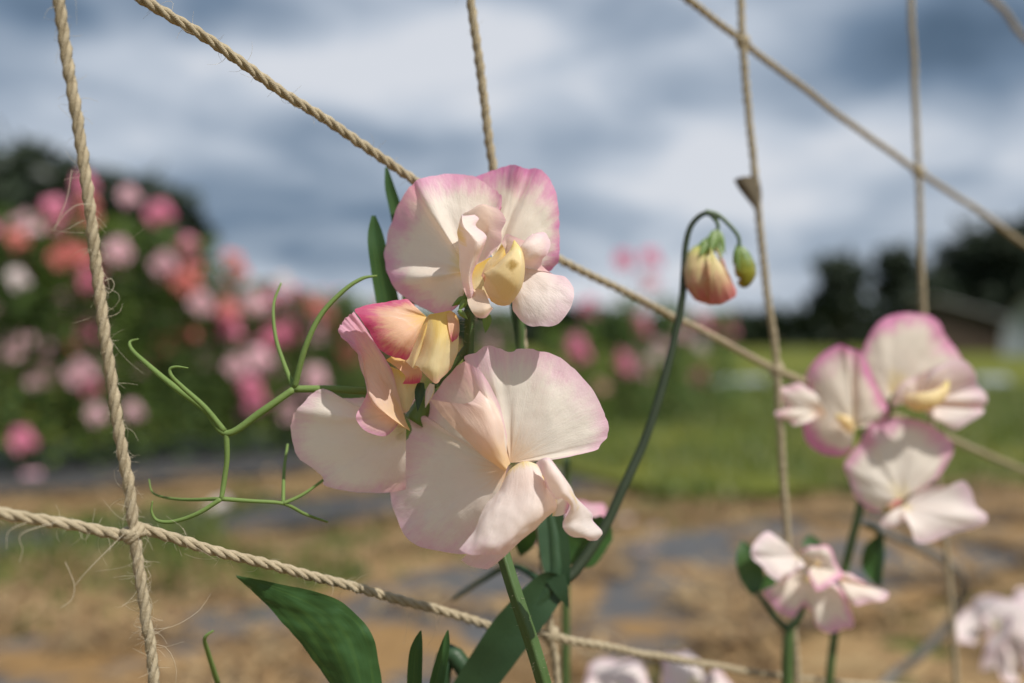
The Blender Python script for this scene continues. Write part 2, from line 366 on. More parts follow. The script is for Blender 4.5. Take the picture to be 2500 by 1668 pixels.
M['blade'] = rampmat('grass_blades', [(0, (.05, .09, .012)), (.5, (.12, .17, .022)), (.8, (.18, .20, .035)), (1, (.28, .22, .09))], .6, .35)
def straw_f(q0, q1, s0, s1, z):
    def f(r):
        for _ in range(6):
            q = r.uniform(q0, q1); s = r.uniform(s0, s1); x, y = P2(q, s)
            if mnoise.noise((x * 5.5, y * 5.5, 3)) > .02: break
        a = r.uniform(0, 6.283)
        return Vector((x, y, z + r.uniform(0, .022))), Vector((math.cos(a), math.sin(a), r.uniform(-.12, .25))), Vector((0, 0, 1)), r.uniform(.02, .085), r.uniform(.0012, .0042), min(1, max(0, r.gauss(.5, .25)))
    return f
def stuff(name, label, cat, data, mat):
    vs, fs, uv = data; o = obj(name, vs, fs, mat, uvs=uv, smooth=False); o['kind'] = 'stuff'; tag(o, label, cat); return o
stuff('straw', 'loose dry straw scattered over the path and bed edge below the netting', 'straw', quad_strew(15000, straw_f(1.40, 2.14, -2.2, 3.6, .014), 1), M['strawbit'])
stuff('straw', 'straw strewn beyond the weed strip towards the pink flower row', 'straw', quad_strew(7000, straw_f(2.40, 3.05, -2.4, 2.4, .02), 2), M['strawbit'])
def patch_f(r):
    for _ in range(12):
        q = r.uniform(.88, 1.5); s = r.uniform(-1.5, 3.4); x, y = P2(q, s)
        if mnoise.noise((x * 4.5, y * 4.5, 7)) > .12: break
    a = r.uniform(0, 6.283)
    return Vector((x, y, .038 + r.uniform(0, .02))), Vector((math.cos(a), math.sin(a), r.uniform(-.1, .25))), Vector((0, 0, 1)), r.uniform(.02, .08), r.uniform(.0012, .004), min(1, max(0, r.gauss(.55, .25)))
stuff('straw', 'straw blown in drifts over the dark ground fabric', 'straw', quad_strew(9000, patch_f, 3), M['strawbit'])
def blade_f(q0, q1, s0, s1, z, h0, h1, thr, lean=0):
    def f(r):
        for _ in range(8):
            q = q0 + (q1 - q0) * r.random() ** 1.3; s = r.uniform(s0, s1); q -= lean * min(.9, max(0, s - 2.05)) * (q1 - q) / (q1 - q0); x, y = P2(q, s)
            if mnoise.noise((x * 1.9, y * 1.9, 13)) > thr: break
        a = r.uniform(0, 6.283)
        return Vector((x, y, z)), Vector((math.cos(a) * .5, math.sin(a) * .5, 1)), Vector((math.cos(a), math.sin(a), -.2)), r.uniform(h0, h1), r.uniform(.002, .005), min(1, max(0, r.gauss(.45, .25)))
    return f
stuff('grass', 'green mown grass path beside the flower rows', 'grass', quad_strew(30000, blade_f(1.72, 7, 1.9, 9, .045, .03, .08, -.25, .48), 4), M['blade'])
stuff('straw', 'straw lying over the bed edge below the lowest twine', 'straw', quad_strew(7000, straw_f(.0, .95, -1, 3.2, .018), 12), M['strawbit'])
stuff('weeds', 'low green weeds between the two straw paths', 'weeds', quad_strew(4000, blade_f(2.06, 2.46, -2.4, 2.2, .03, .015, .05, .08), 5), M['blade'])
stuff('weeds', 'thin green weeds coming up through the straw', 'weeds', quad_strew(6000, blade_f(1.40, 2.1, -1.6, 3.2, .014, .015, .05, .20), 6), M['blade'])

# ------------------------------------------------------------------ far trees, shed, tunnels
def blob_tree(name, label, base, h, rx, ry, z0, nleaf, leaf, mat, group=None, seed=0, lobes=14, conic=0.0):
    r = random.Random(seed); base = Vector(base)
    root = tag(empty(name, base), label, 'tree', group)
    parts = [tube([base + Vector((0, 0, -.1)), base + Vector((r.uniform(-.1, .1), 0, h * .4)), base + Vector((r.uniform(-.2, .2), r.uniform(-.2, .2), h * .85))], [h * .035, h * .022, h * .006], 7)]
    cs = []
    for i in range(lobes):
        t = r.random(); a = r.uniform(0, 6.283); k = math.sqrt(r.random()) * .8
        zc = z0 + (h - z0) * (.1 + .8 * t); sh = (1 - conic * t) * (1 - .45 * abs(t - .4))
        c = base + Vector((math.cos(a) * rx * k * sh, math.sin(a) * ry * k * sh, zc)); cs.append((c, (rx + h - z0) * .17 * r.uniform(.7, 1.25) * (1 - .4 * conic * t)))
        parts.append(tube([base + Vector((0, 0, zc * .6)), (base + Vector((0, 0, zc * .8)) + c) / 2, c], [h * .012, h * .008, h * .003], 5))
    obj('trunk', *join(parts), M['bark'], root)
    def f(r2):
        c, s = r2.choice(cs); d = Vector((r2.gauss(0, 1), r2.gauss(0, 1), r2.gauss(0, .8))).normalized() * (s * r2.random() ** .4)
        a = Vector((r2.gauss(0, 1), r2.gauss(0, 1), r2.gauss(0, .7)))
        return c + d, a, Vector((r2.gauss(0, 1), r2.gauss(0, 1), r2.gauss(1, 1))).normalized(), leaf * r2.uniform(.6, 1.3), leaf * .28, 0
    vs, fs, uv = quad_strew(nleaf, f, seed + 1); c = obj('crown', vs, fs, mat, root, uv, smooth=False); c['kind'] = 'stuff'
    return root
def at_ground(u, D): p = V(u, 784, D); return (p.x, p.y, 0)
def top(v, D): return H + (784 - v) / 2285 * D
g = 'dark trees behind the field'
blob_tree('evergreen_tree', 'small dark rounded tree standing apart from the shed', at_ground(1930, 45), top(590, 45), 1.25, 1.3, .9, 1500, .5, M['tree_dark'], g, 21)
blob_tree('evergreen_tree', 'narrow dark tree between the small round tree and the broad one', at_ground(2065, 46), top(575, 46), 1.1, 1.3, .6, 1800, .5, M['tree_dark'], g, 22, conic=.4)
blob_tree('evergreen_tree', 'broad tall dark tree behind the shed roof', at_ground(2235, 48), top(545, 48), 2.6, 2.2, .8, 3600, .6, M['tree_dark'], g, 23, 24)
blob_tree('evergreen_tree', 'tall dark tree crowded against the plastic tunnel', at_ground(2370, 47), top(510, 47), 1.9, 1.6, .8, 2600, .6, M['tree_dark'], g, 24, 18)
blob_tree('evergreen_tree', 'low dark bush at the foot of the narrow tree', at_ground(2120, 44), top(660, 44), 1.8, 1.2, .2, 1800, .5, M['tree_dark'], g, 25)
g = 'dark trees behind the pink flower row'
for i, (u, D, v, rx, lab) in enumerate([(40, 22, 385, 1.5, 'tall dark tree behind the pink flowers, its top the highest of the clump'), (210, 23, 400, 1.5, 'dark tree in the middle of the clump behind the pink flowers'), (360, 24, 440, .95, 'dark tree ending the clump beside the open sky'), (-130, 23, 400, 1.5, 'dark tree at the outer end of the clump behind the pink flowers')]):
    blob_tree('evergreen_tree', lab, at_ground(u, D), top(v, D), rx, 1.2, .2, 4200, .42, M['tree_dark'], g, 31 + i, 26)
def box(c0, c1):
    x0, y0, z0 = c0; x1, y1, z1 = c1
    v = [(x0, y0, z0), (x1, y0, z0), (x1, y1, z0), (x0, y1, z0), (x0, y0, z1), (x1, y0, z1), (x1, y1, z1), (x0, y1, z1)]
    return v, [(0, 3, 2, 1), (4, 5, 6, 7), (0, 1, 5, 4), (1, 2, 6, 5), (2, 3, 7, 6), (3, 0, 4, 7)]
# shed: boarded walls one by one, open front, sloping sheet roof
SD = 38.0
sx0 = V(2150, 0, SD).x; sx1 = V(2330, 0, SD).x
shed = tag(empty('field_shed', ((sx0 + sx1) / 2, SD, 0)), 'low brown timber shed with sloping pale grey roof below the dark trees', 'shed')
nb = 11
for i in range(nb):
    xa = sx0 + (sx1 - sx0) * i / nb; xb = sx0 + (sx1 - sx0) * (i + 1) / nb
    za = 1.95 - .85 * i / nb; zb = 1.95 - .85 * (i + 1) / nb
    o = obj('board', *box((xa + .012, SD, 0), (xb - .012, SD + .03 + .004 * (i % 2), min(za, zb) - .02)), M['shed'], shed, smooth=False)
obj('side_wall', *box((sx0, SD + .05, 0), (sx0 + .05, SD + 2.4, 1.9)), M['shed'], shed, smooth=False)
obj('side_wall', *box((sx1 - .05, SD + .05, 0), (sx1, SD + 2.4, 1.08)), M['shed'], shed, smooth=False)
rv, rf = box((sx0 - .25, SD - .35, 0), (sx1 + .25, SD + 2.6, .06))
rv = [(x, y, z + 2.03 - .85 * (x - sx0) / (sx1 - sx0)) for x, y, z in rv]
obj('roof', rv, rf, M['roof'], shed, smooth=False)
# plastic tunnel at the right
def arch(name, label, cat, x0, y0, x1, y1, w, h, mat, hoops=0, group=None):
    a = Vector((x0, y0, 0)); b = Vector((x1, y1, 0)); d = (b - a).normalized(); s = Vector((d.y, -d.x, 0)); vs, fs = [], []
    n, k = 10, 14
    root = tag(empty(name, (a + b) / 2), label, cat, group)
    for i in range(n + 1):
        c = a.lerp(b, i / n); sag = 1 - .05 * (i % 2)
        for j in range(k + 1):
            t = math.pi * j / k; vs.append(c + s * (-math.cos(t) * w) * sag + Vector((0, 0, math.sin(t) ** .8 * h * sag)))
    for i in range(n):
        for j in range(k): q = i * (k + 1) + j; fs.append((q, q + 1, q + k + 2, q + k + 1))
    fs.append(tuple(range(k + 1))); fs.append(tuple(n * (k + 1) + j for j in range(k + 1)))
    obj('cover', vs, fs, mat, root)
    for i in range(hoops):
        c = a.lerp(b, i / max(1, hoops - 1))
        obj('hoop', *tube([c + s * (-math.cos(math.pi * j / 8) * (w + .012)) + Vector((0, 0, math.sin(math.pi * j / 8) ** .8 * (h + .012))) for j in range(9)], [.015, .015], 6), M['post'], root)
    return root
p = V(2345, 784, 30); p2 = V(2480, 784, 44)
arch('plastic_tunnel', 'pale plastic growing tunnel standing beside the brown shed', 'tunnel', p.x + 1.0, 30, p2.x + 2.2, 44, 1.5, 2.0, M['fleece'], 5)
for u0, u1, D, lab in ((1630, 1765, 9.3, 'low white fleece cover on a bed past the pink plants'), (2225, 2330, 9.6, 'low white fleece cover on a bed in front of the shed')):
    a = V(u0, 0, D); b = V(u1, 0, D); arch('fleece_tunnel', lab, 'crop cover', a.x, D, b.x, D + .25,   .10, .11, M['fleece'], 0, 'fleece covers on the beds')
# hedge far behind the field
r_ = random.Random(5)
hd = tag(empty('hedge', (2, 70, 0)), 'long low dark hedge along the far side of the field', 'hedge')
def hedge_f(r2):
    x = r2.uniform(-45, 40); hh = 2.0 + .9 * mnoise.noise((x * .13, 1, 0)); z = hh * r2.random() ** .7
    return Vector((x, 70 + r2.uniform(-1, 1), z)), Vector((r2.gauss(0, 1), r2.gauss(0, 1), r2.gauss(0, 1))), Vector((r2.gauss(0, 1), -1, r2.gauss(0, 1))).normalized(), 1.1, .38, 0
vs, fs, uv = quad_strew(7000, hedge_f, 9); o = obj('crown', vs, fs, M['tree_dark'], hd, uv, smooth=False); o['kind'] = 'stuff'
obj('trunk', *join([tube([(x, 70, -.1), (x + .1, 70, 1.4)], [.12, .06], 5) for x in np.linspace(-44, 39, 30)]), M['bark'], hd)

# ------------------------------------------------------------------ background sweet pea row
FLOWER_COL = {'pink': ((.78, .27, .40), (.70, .13, .30)), 'coral': ((.72, .24, .20), (.62, .12, .13)), 'blush': ((.82, .55, .60), (.74, .30, .46)), 'white': ((.78, .70, .68), (.78, .58, .64)), 'salmon': ((.78, .48, .40), (.70, .28, .30))}
for k, (b, e) in FLOWER_COL.items():
    M['f_' + k] = petal_mat('distant_petal_' + k, body=b, edge=e, throat=(b[0], min(.8, b[1] * 1.25), b[2] * .7), trans=.35)
def generic_flower(seed, size):
    """standard, two wings and keel of a sweet pea, facing -Y, base at the origin"""
    r = random.Random(seed); V_, F_, U_ = [], [], []
    def add(f, n, m_):
        b = len(V_)
        for i in range(n + 1):
            for j in range(m_ + 1):
                u, v = i / n, j / m_; V_.append(f(u, v)); U_.append((u, v))
        for i in range(n):
            for j in range(m_): q = b + i * (m_ + 1) + j; F_.append((q, q + m_ + 1, q + m_ + 2, q + 1))
    ph = r.uniform(0, 6)
    def std(u, v):
        a = rad(-25 + 230 * u); rr = v * size * (.62 + .05 * math.sin(5 * a + ph)) * (1 - .10 * math.exp(-((u - .5) / .05) ** 2))
        return Vector((math.cos(a) * rr, .06 * size - .16 * size * v + .34 * size * v * v + .05 * size * v * v * math.sin(9 * u * 3.14 + ph), math.sin(a) * rr * .95 + .05 * size))
    def wing(s):
        def f(u, v):
            a = rad(-120 + 190 * u); rr = v * size * (.34 + .03 * math.sin(6 * a + ph))
            x = .12 * size + math.cos(a) * rr * .8 + .12 * size * v
            return Vector((s * x * .85, -.10 * size - .22 * size * v + .10 * size * math.sin(u * 5 + ph) * v, math.sin(a) * rr - .10 * size))
        return f
    def keel(u, v):
        a = 2 * math.pi * u; w = math.sin(math.pi * min(1, v * .98 + .02)) * .10 * size
        return Vector((math.cos(a) * w, -.05 * size - v * .36 * size, -.08 * size + math.sin(a) * w * 1.5 + .12 * size * v * v))
    add(std, 14, 5); add(wing(1), 8, 4); add(wing(-1), 8, 4); add(keel, 8, 5)
    return V_, F_, U_
FM = {}
for k in FLOWER_COL:
    FM[k] = []
    for s in range(2):
        v, f, u = generic_flower(40 + s * 7, .055); FM[k].append(mesh_from('flower', v, f, M['f_' + k], u))
def leaf_mesh_data(n, h, w, seed, lo=.02):
    def f(r):
        t = r.random() ** .85; z = lo + h * t; a = r.uniform(0, 6.283); k = w * (.35 + .65 * math.sqrt(r.random())) * (1.15 - .55 * t)
        d = Vector((math.cos(a), math.sin(a), r.uniform(-.4, .9)))
        return Vector((math.cos(a) * k, math.sin(a) * k, z)), d, Vector((r.gauss(0, .9), r.gauss(0, .9), 1)).normalized(), r.uniform(.04, .075), r.uniform(.008, .014), 0
    return quad_strew(n, f, seed)
PLANT_LEAVES = []
for s in range(4):
    v, f, u = leaf_mesh_data(1000, 1.0, .20, 60 + s); PLANT_LEAVES.append(mesh_from('foliage', v, f, M['foliage'] if s != 2 else M['foliage_lime'], u, False))
def plant_stems(seed):
    r = random.Random(seed); ps = []
    for i in range(6):
        a = r.uniform(0, 6.28); k = r.uniform(.03, .12); ps.append(tube([(0, 0, -.02), (math.cos(a) * k, math.sin(a) * k, .4), (math.cos(a + .8) * k * 1.2, math.sin(a + .8) * k * 1.2, r.uniform(.8, 1.03))], [.004, .003, .0015], 5))
    v, f = join(ps); return mesh_from('stem', v, f, M['stem'])
STEMS = [plant_stems(s) for s in range(3)]
def link(name, me, parent, loc=(0, 0, 0), rot=(0, 0, 0), scale=(1, 1, 1)):
    o = bpy.data.objects.new(name, me); COL.objects.link(o); o.parent = parent; o.location = loc; o.rotation_euler = rot; o.scale = scale; return o
def row_plant(x, y, h, w, palette, nspike, seed, label, group):
    r = random.Random(seed); root = tag(empty('sweet_pea_plant', (x, y, .03)), label, 'plant', group)
    s = (w / .2, w / .2, h)
    link('stem', STEMS[seed % 3], root, rot=(0, 0, r.uniform(0, 6)), scale=s)
    c = link('foliage', PLANT_LEAVES[seed % 4], root, rot=(0, 0, r.uniform(0, 6)), scale=s); c['kind'] = 'stuff'
    for i in range(nspike):
        t = r.random(); a = r.uniform(0, 6.283); k = w * r.uniform(.5, 1.15) * (1.15 - .45 * t)
        if math.sin(a) > .4: a = -a
        px, py, pz = math.cos(a) * k, math.sin(a) * k, h * (.22 + .82 * t); col = r.choice(palette)
        for j in range(r.choice((2, 3, 3))):
            link('flower', r.choice(FM[col]), root, (px + r.uniform(-.015, .015), py + r.uniform(-.015, .015), pz + j * .032), (r.uniform(-.6, .1), r.uniform(-.3, .3), r.uniform(-1.3, 1.3)), [r.uniform(.9, 1.25)] * 3)
    return root
def row_at(u): # distance of the flower row along picture column u
    return 13794 / (4239 - u)
g = 'sweet peas in the far row'
HUE = {'a': ['pink', 'pink', 'blush', 'blush'], 'b': ['coral', 'pink', 'blush', 'blush'], 'c': ['blush', 'pink', 'blush', 'coral'], 'd': ['blush', 'blush', 'pink', 'coral', 'blush'], 'e': ['blush', 'pink', 'pink', 'blush']}
rows = [(-60, 500, .22, 'a'), (70, 530, .22, 'b'), (190, 520, .22, 'a'), (300, 530, .20, 'c'), (400, 560, .18, 'c'), (470, 620, .17, 'b'), (560, 660, .17, 'd'), (650, 690, .18, 'd'), (740, 680, .18, 'c'), (840, 690, .18, 'd'), (930, 720, .17, 'c'),
        (1400, 720, .20, 'e'), (1490, 690, .20, 'e'), (1610, 720, .20, 'e'), (1310, 760, .18, 'e')]
for i, (u, vt, w, hue) in enumerate(rows):
    D = row_at(u); x = (u - 1175) / 2285 * D
    lab = ('tall bushy sweet pea in the far row crowded with pink and coral flowers' if u < 430 else 'shorter sweet pea in the far row dotted with pale and coral flowers' if u < 1000 else 'slender sweet pea in the far row with a few pale pink flowers')
    row_plant(x, D, top(vt, D) - .03, w, HUE[hue], 4 if u < 430 else (6 if u < 1000 else 3), 100 + i, lab, g + (' that are tall' if u < 430 else ' that are short' if u < 1000 else ' that are slender'))
for i in range(8):
    u = -200 + i * 190; D = 6.2 + i * .35; x = (u - 1175) / 2285 * D
    row_plant(x, D, .62 + .08 * (i % 3), .24, HUE['d'], 9, 140 + i, 'low sweet pea in the rearmost row half hidden by the nearer plants', 'sweet peas in the rearmost row')
# single blooms that stand out on the tall plants are separate flowers of those plants
tall = [o for o in bpy.data.objects if o.type == 'EMPTY' and o.get('group') == g + ' that are tall']
for (u, v, col, s) in [(360, 485, 'pink', 1.9), (190, 420, 'pink', 1.5), (290, 445, 'blush', 1.3), (140, 580, 'coral', 1.9), (175, 850, 'blush', 1.9), (200, 880, 'pink', 1.3), (265, 570, 'blush', 1.7), (370, 600, 'blush', 1.7), (70, 1110, 'blush', 1.8), (45, 1005, 'pink', 1.5), (35, 545, 'coral', 1.3), (35, 635, 'white', 1.2), (415, 640, 'coral', 1.6), (455, 690, 'blush', 1.6), (180, 580, 'coral', 1.4), (215, 945, 'blush', 1.2), (300, 940, 'blush', 1.2)]:
    D = row_at(u) - .25; p = V(u, v, D); root = min(tall, key=lambda o: (o.location - p).xy.length)
    for j in range(2):
        link('flower', FM[col][j], root, p - root.location + Vector((.016 * j, 0, -.022 * j)), (0, 0, R.uniform(-.6, .6)), [s * .62] * 3)
    tip = p - root.location; link('stem', mesh_from('stem', *tube([(0, 0, max(.1, tip.z - .35)), (tip.x * .6, tip.y * .6, tip.z - .15), tip + Vector((0, .01, -.01))], [.003, .002, .0015], 5), M['stem']), root)
mid = [o for o in bpy.data.objects if o.type == 'EMPTY' and o.get('group', '').startswith(g) and 'tall' not in o['group']]
for (u, v, col, s) in [(620, 770, 'pink', 2.0), (590, 820, 'blush', 1.9), (535, 835, 'blush', 1.5), (720, 700, 'coral', 1.3), (650, 640, 'white', 1.0), (1428, 595, 'pink', 2.1), (1492, 590, 'pink', 2.1), (1488, 645, 'blush', 2.0), (1515, 790, 'blush', 1.5), (1505, 815, 'white', 1.3), (1622, 745, 'pink', 1.3), (1605, 790, 'white', 1.2), (1425, 845, 'blush', 1.3), (1375, 885, 'salmon', 1.4), (590, 695, 'blush', 1.3), (520, 705, 'coral', 1.3)]:
    D = row_at(u) - .2; p = V(u, v, D); root = min(mid, key=lambda o: (o.location - p).xy.length)
    for j in range(2):
        link('flower', FM[col][j], root, p - root.location + Vector((.016 * j, 0, -.022 * j)), (0, 0, R.uniform(-.6, .6)), [s * .62] * 3)
    tip = p - root.location; link('stem', mesh_from('stem', *tube([(0, 0, max(.1, tip.z - .35)), (tip.x * .6, tip.y * .6, tip.z - .15), tip + Vector((0, .01, -.01))], [.003, .002, .0015], 5), M['stem']), root)
# fallen petals
fp_v, fp_f, fp_u = [], [], []
for i in range(5):
    for j in range(4): fp_v.append((.014 * (i / 4 - .5) * 2, .018 * (j / 3 - .5) * 2 * (1 - .35 * abs(i - 2) / 2), .006 * ((i - 2) / 2) ** 2 + .003 * j)); fp_u.append((i / 4, j / 3))
for i in range(4):
    for j in range(3): q = i * 4 + j; fp_f.append((q, q + 4, q + 5, q + 1))
fpm = mesh_from('fallen_petal', fp_v, fp_f, M['f_white'], fp_u)
for (u, v, k) in [(1490, 1330, 1.5), (1500, 1275, 1.2), (500, 1215, 1.7), (1425, 1250, 1.3), (1230, 1040, 1.3), (610, 1185, 1.2), (1270, 1130, 1.2)]:
    D = H * 2285 / (v - 784); p = V(u, v, D)
    o = link('fallen_petal', fpm, None, (p.x, p.y, .046), (R.uniform(-.3, .3), R.uniform(-.3, .3), R.uniform(0, 6)), [k] * 3)
    tag(o, 'pale fallen petal lying on the ground between the straw', 'petal', 'fallen petals on the ground')

# ------------------------------------------------------------------ jute netting
def net_z(u): return 932.7 / (4239 - u)
net = tag(empty('jute_netting', (0, .3, 0)), 'wide-meshed netting of twisted jute twine strung between wooden stakes', 'netting')
def ply(points, r=.00080, off=.00066, pitch=.0120, n_ply=3, sides=6, seed=0, wob=.0005):
    P = np.asarray([tuple(p) for p in points]); L_ = np.linalg.norm(np.diff(P, axis=0), axis=1).sum()
    n = int(L_ / .0010) + 2; C = cr(P, n)
    for i in range(n):
        q = C[i] * 55; C[i] += wob * np.array(mnoise.noise_vector(Vector(q)))
    T = np.gradient(C, axis=0); T /= np.linalg.norm(T, axis=1)[:, None]
    N = np.cross(T[0], [0, 1, .1]); N /= np.linalg.norm(N); s = np.concatenate([[0], np.cumsum(np.linalg.norm(np.diff(C, axis=0), axis=1))])
    Ns = []
    for i in range(n): N = N - T[i] * N.dot(T[i]); N /= np.linalg.norm(N); Ns.append(N)
    Ns = np.array(Ns); B = np.cross(T, Ns); Vs, Fs = [], []
    for k in range(n_ply):
        ang = 2 * math.pi * (s / pitch + k / n_ply); ctr = C + off * (np.cos(ang)[:, None] * Ns + np.sin(ang)[:, None] * B); b0 = len(Vs)
        th = np.array([1 + .30 * mnoise.noise((si * 260, k * 7.0 + seed, 0)) for si in s])
        for q in range(sides):
            a = 2 * math.pi * q / sides + ang
            Vs_q = ctr + (r * th)[:, None] * (np.cos(a)[:, None] * Ns + np.sin(a)[:, None] * B)
            if q == 0: blk = np.empty((n, sides, 3))
            blk[:, q] = Vs_q
        Vs += [tuple(x) for x in blk.reshape(-1, 3)]
        for i in range(n - 1):
            for q in range(sides): q2 = (q + 1) % sides; Fs.append((b0 + i * sides + q, b0 + i * sides + q2, b0 + (i + 1) * sides + q2, b0 + (i + 1) * sides + q))
    return Vs, Fs, C
def np_(u, v, dz=0): return V(u, v, net_z(u) + dz)
def fibres(C, n, seed, lo=.004, hi=.016):
    r = random.Random(seed); ps = []
    for i in range(n):
        c = Vector(C[r.randrange(len(C))]); d = Vector((r.gauss(0, 1), r.gauss(0, .5), r.gauss(-.1, 1))).normalized(); d2 = Vector((r.gauss(0, 1), r.gauss(0, .5), r.gauss(-.3, 1))).normalized(); L_ = r.uniform(lo, hi) * r.random()
        ps.append(tube([c, c + d * L_ * .4, c + d * L_ * .6 + d2 * L_ * .4, c + d * L_ * .5 + d2 * L_], [.00005, .00002], 4, 8, False))
    return join(ps)
TW = [
    ('v1', [(90, -420), (135, 0), (175, 270), (212, 520), (245, 800), (285, 1060), (305, 1200), (318, 1290), (335, 1430), (352, 1568), (420, 2400)]),
    ('v2', [(1030, -420), (1080, 0), (1105, 190), (1135, 390), (1165, 540), (1200, 800), (1235, 1150), (1262, 1455), (1280, 1568), (1330, 2300)]),
    ('v3', [(1680, -420), (1700, 0), (1704, 95), (1722, 300), (1742, 500), (1765, 700), (1782, 850), (1795, 1060), (1812, 1300), (1830, 1568), (1870, 2200)]),
    ('v4', [(2075, -420), (2090, 0), (2108, 395), (2120, 720), (2150, 1080), (2175, 1300), (2195, 1568), (2230, 2150)]),
    ('h0', [(2000, -210), (2270, -5), (2350, 85), (2500, 230), (2700, 380)]),
    ('hC', [(1150, -330), (1420, -120), (1570, -8), (1704, 95), (1900, 245), (2108, 395), (2240, 480), (2350, 560), (2600, 720)]),
    ('hA', [(-250, -400), (60, -170), (320, -5), (480, 95), (640, 205), (800, 310), (945, 412), (1165, 540), (1290, 600), (1560, 735), (1782, 850), (1950, 915), (2150, 995), (2350, 1080), (2700, 1220)]),
    ('hB', [(-350, 1090), (-120, 1150), (0, 1175), (140, 1197), (290, 1228), (330, 1215), (480, 1260), (760, 1335), (960, 1390), (1150, 1440), (1262, 1458), (1340, 1476), (1560, 1515), (1850, 1560), (2300, 1600), (2700, 1640)]),
]
CURVES = {}
for i, (nm, pts) in enumerate(TW):
    P_ = [np_(u, v, .0012 if nm[0] == 'h' else -.0012) for u, v in pts]
    if nm[0] == 'v':   # carry on down to the ground
        b = P_[-1]; P_.append(Vector((b.x + .01, b.y + .01, .10))); P_.append(Vector((b.x + .02, b.y + .015, .02)))
    v, f, C = ply(P_, seed=i); CURVES[nm] = C; tw = obj('twine', v, f, M['jute'], net)
    nf = {'v1': 110, 'hB': 80, 'hA': 60}.get(nm, 25)
    Cv = C[40:700] if len(C) > 760 else C
    fo = obj('stray_fibre', *join([fibres(Cv, nf // 2, 200 + i), fibres(Cv, nf * 9, 300 + i, .0018, .0052)]), M['fibre'], tw); fo['kind'] = 'stuff'
# knots where twines cross
def knot(p, a, b, r=.0021):
    a = a.normalized(); b = b.normalized(); n = a.cross(b).normalized(); ps = []
    for k, (ax, ph, tl) in enumerate(((a, 0, .5), (b, 1.2, -.5), ((a + b).normalized(), .6, .2))):
        q = (n.cross(ax) + ax * .25 * (k - 1)).normalized(); pts = []
        for j in range(11):
            t = 2 * math.pi * j / 10 + ph; pts.append(p + q * math.cos(t) * r + n * math.sin(t) * r * .85 + ax * (r * .35 * math.sin(t * .5 + k)))
        ps.append(tube(pts, [.0009, .0009], 7, 30))
    return obj('knot', *join(ps), M['jute'], net)
kn = {}
for nm, (u, v) in {'k1': (306, 1224), 'k2': (1704, 95), 'k3': (1782, 848), 'k4': (2108, 395), 'k5': (1166, 541), 'k6': (1263, 1457)}.items():
    kn[nm] = knot(np_(u, v, -.0004), Vector((.8, .5, -.3)), Vector((.1, 0, -1)))
# long loose hairs on the first twine
c1 = CURVES['v1']
hairs = []
for pts in ([(214, 470), (180, 470), (150, 490), (125, 525)], [(165, 390), (155, 450), (140, 490), (124, 528)], [(240, 645), (255, 640), (262, 655), (252, 672), (240, 668)], [(140, 1195), (50, 1225), (52, 1262), (45, 1290)], [(60, 1200), (20, 1220), (15, 1260)], [(150, 1290), (170, 1340), (165, 1375), (140, 1395)], [(285, 1225), (210, 1300), (170, 1345)], [(340, 1310), (345, 1322), (337, 1332)]):
    hairs.append(tube([np_(u, v, -.003) for u, v in pts], [.00008, .00004], 4, 20, False))
o = obj('stray_fibre', *join(hairs), M['fibre'], bpy.data.objects['twine']); o['kind'] = 'stuff'
# stakes that carry the net, outside the picture at both ends
for s_, e_ in ((-1, 0), (1, 1)):
    cpt = Vector(CURVES['hB'][0 if s_ < 0 else -1]); dirn = Vector((.8, .6, 0)) * s_ * .012
    q = Vector((cpt.x, cpt.y, 0)) + dirn; zt = 1.25
    stk = obj('support_stake', *tube([(q.x, q.y, -.1), (q.x, q.y, .6), (q.x, q.y, zt)], [.012, .012, .011], 10), M['post'])
    tag(stk, 'wooden stake holding the ' + ('near' if s_ < 0 else 'far') + ' end of the jute netting', 'stake')

# dry leaf caught on the third twine
dl = [[np_(1684, 412, -.004), np_(1710, 405, -.007), np_(1742, 408, -.002)], [np_(1697, 436, -.004), np_(1720, 440, -.008), np_(1748, 446, -.002)], [np_(1728, 475, -.003), np_(1735, 478, -.005), np_(1746, 486, -.002)], [np_(1744, 500, -.002), np_(1746, 503, -.003), np_(1750, 512, -.002)]]
def grid_surface(ctrl, nu, nv):
    A = np.array([[tuple(p) for p in row] for row in ctrl]); B = np.stack([cr(A[i], nv) for i in range(A.shape[0])]); return np.stack([cr(B[:, j], nu) for j in range(nv)], axis=1)
def grid_faces(nu, nv): return [(i * nv + j, (i + 1) * nv + j, (i + 1) * nv + j + 1, i * nv + j + 1) for i in range(nu - 1) for j in range(nv - 1)]
G = grid_surface(dl, 12, 8); tag(obj('dried_leaf', [Vector(x) for x in G.reshape(-1, 3)], grid_faces(12, 8), M['dead']), 'small withered brown leaf caught on an upright jute twine', 'leaf')

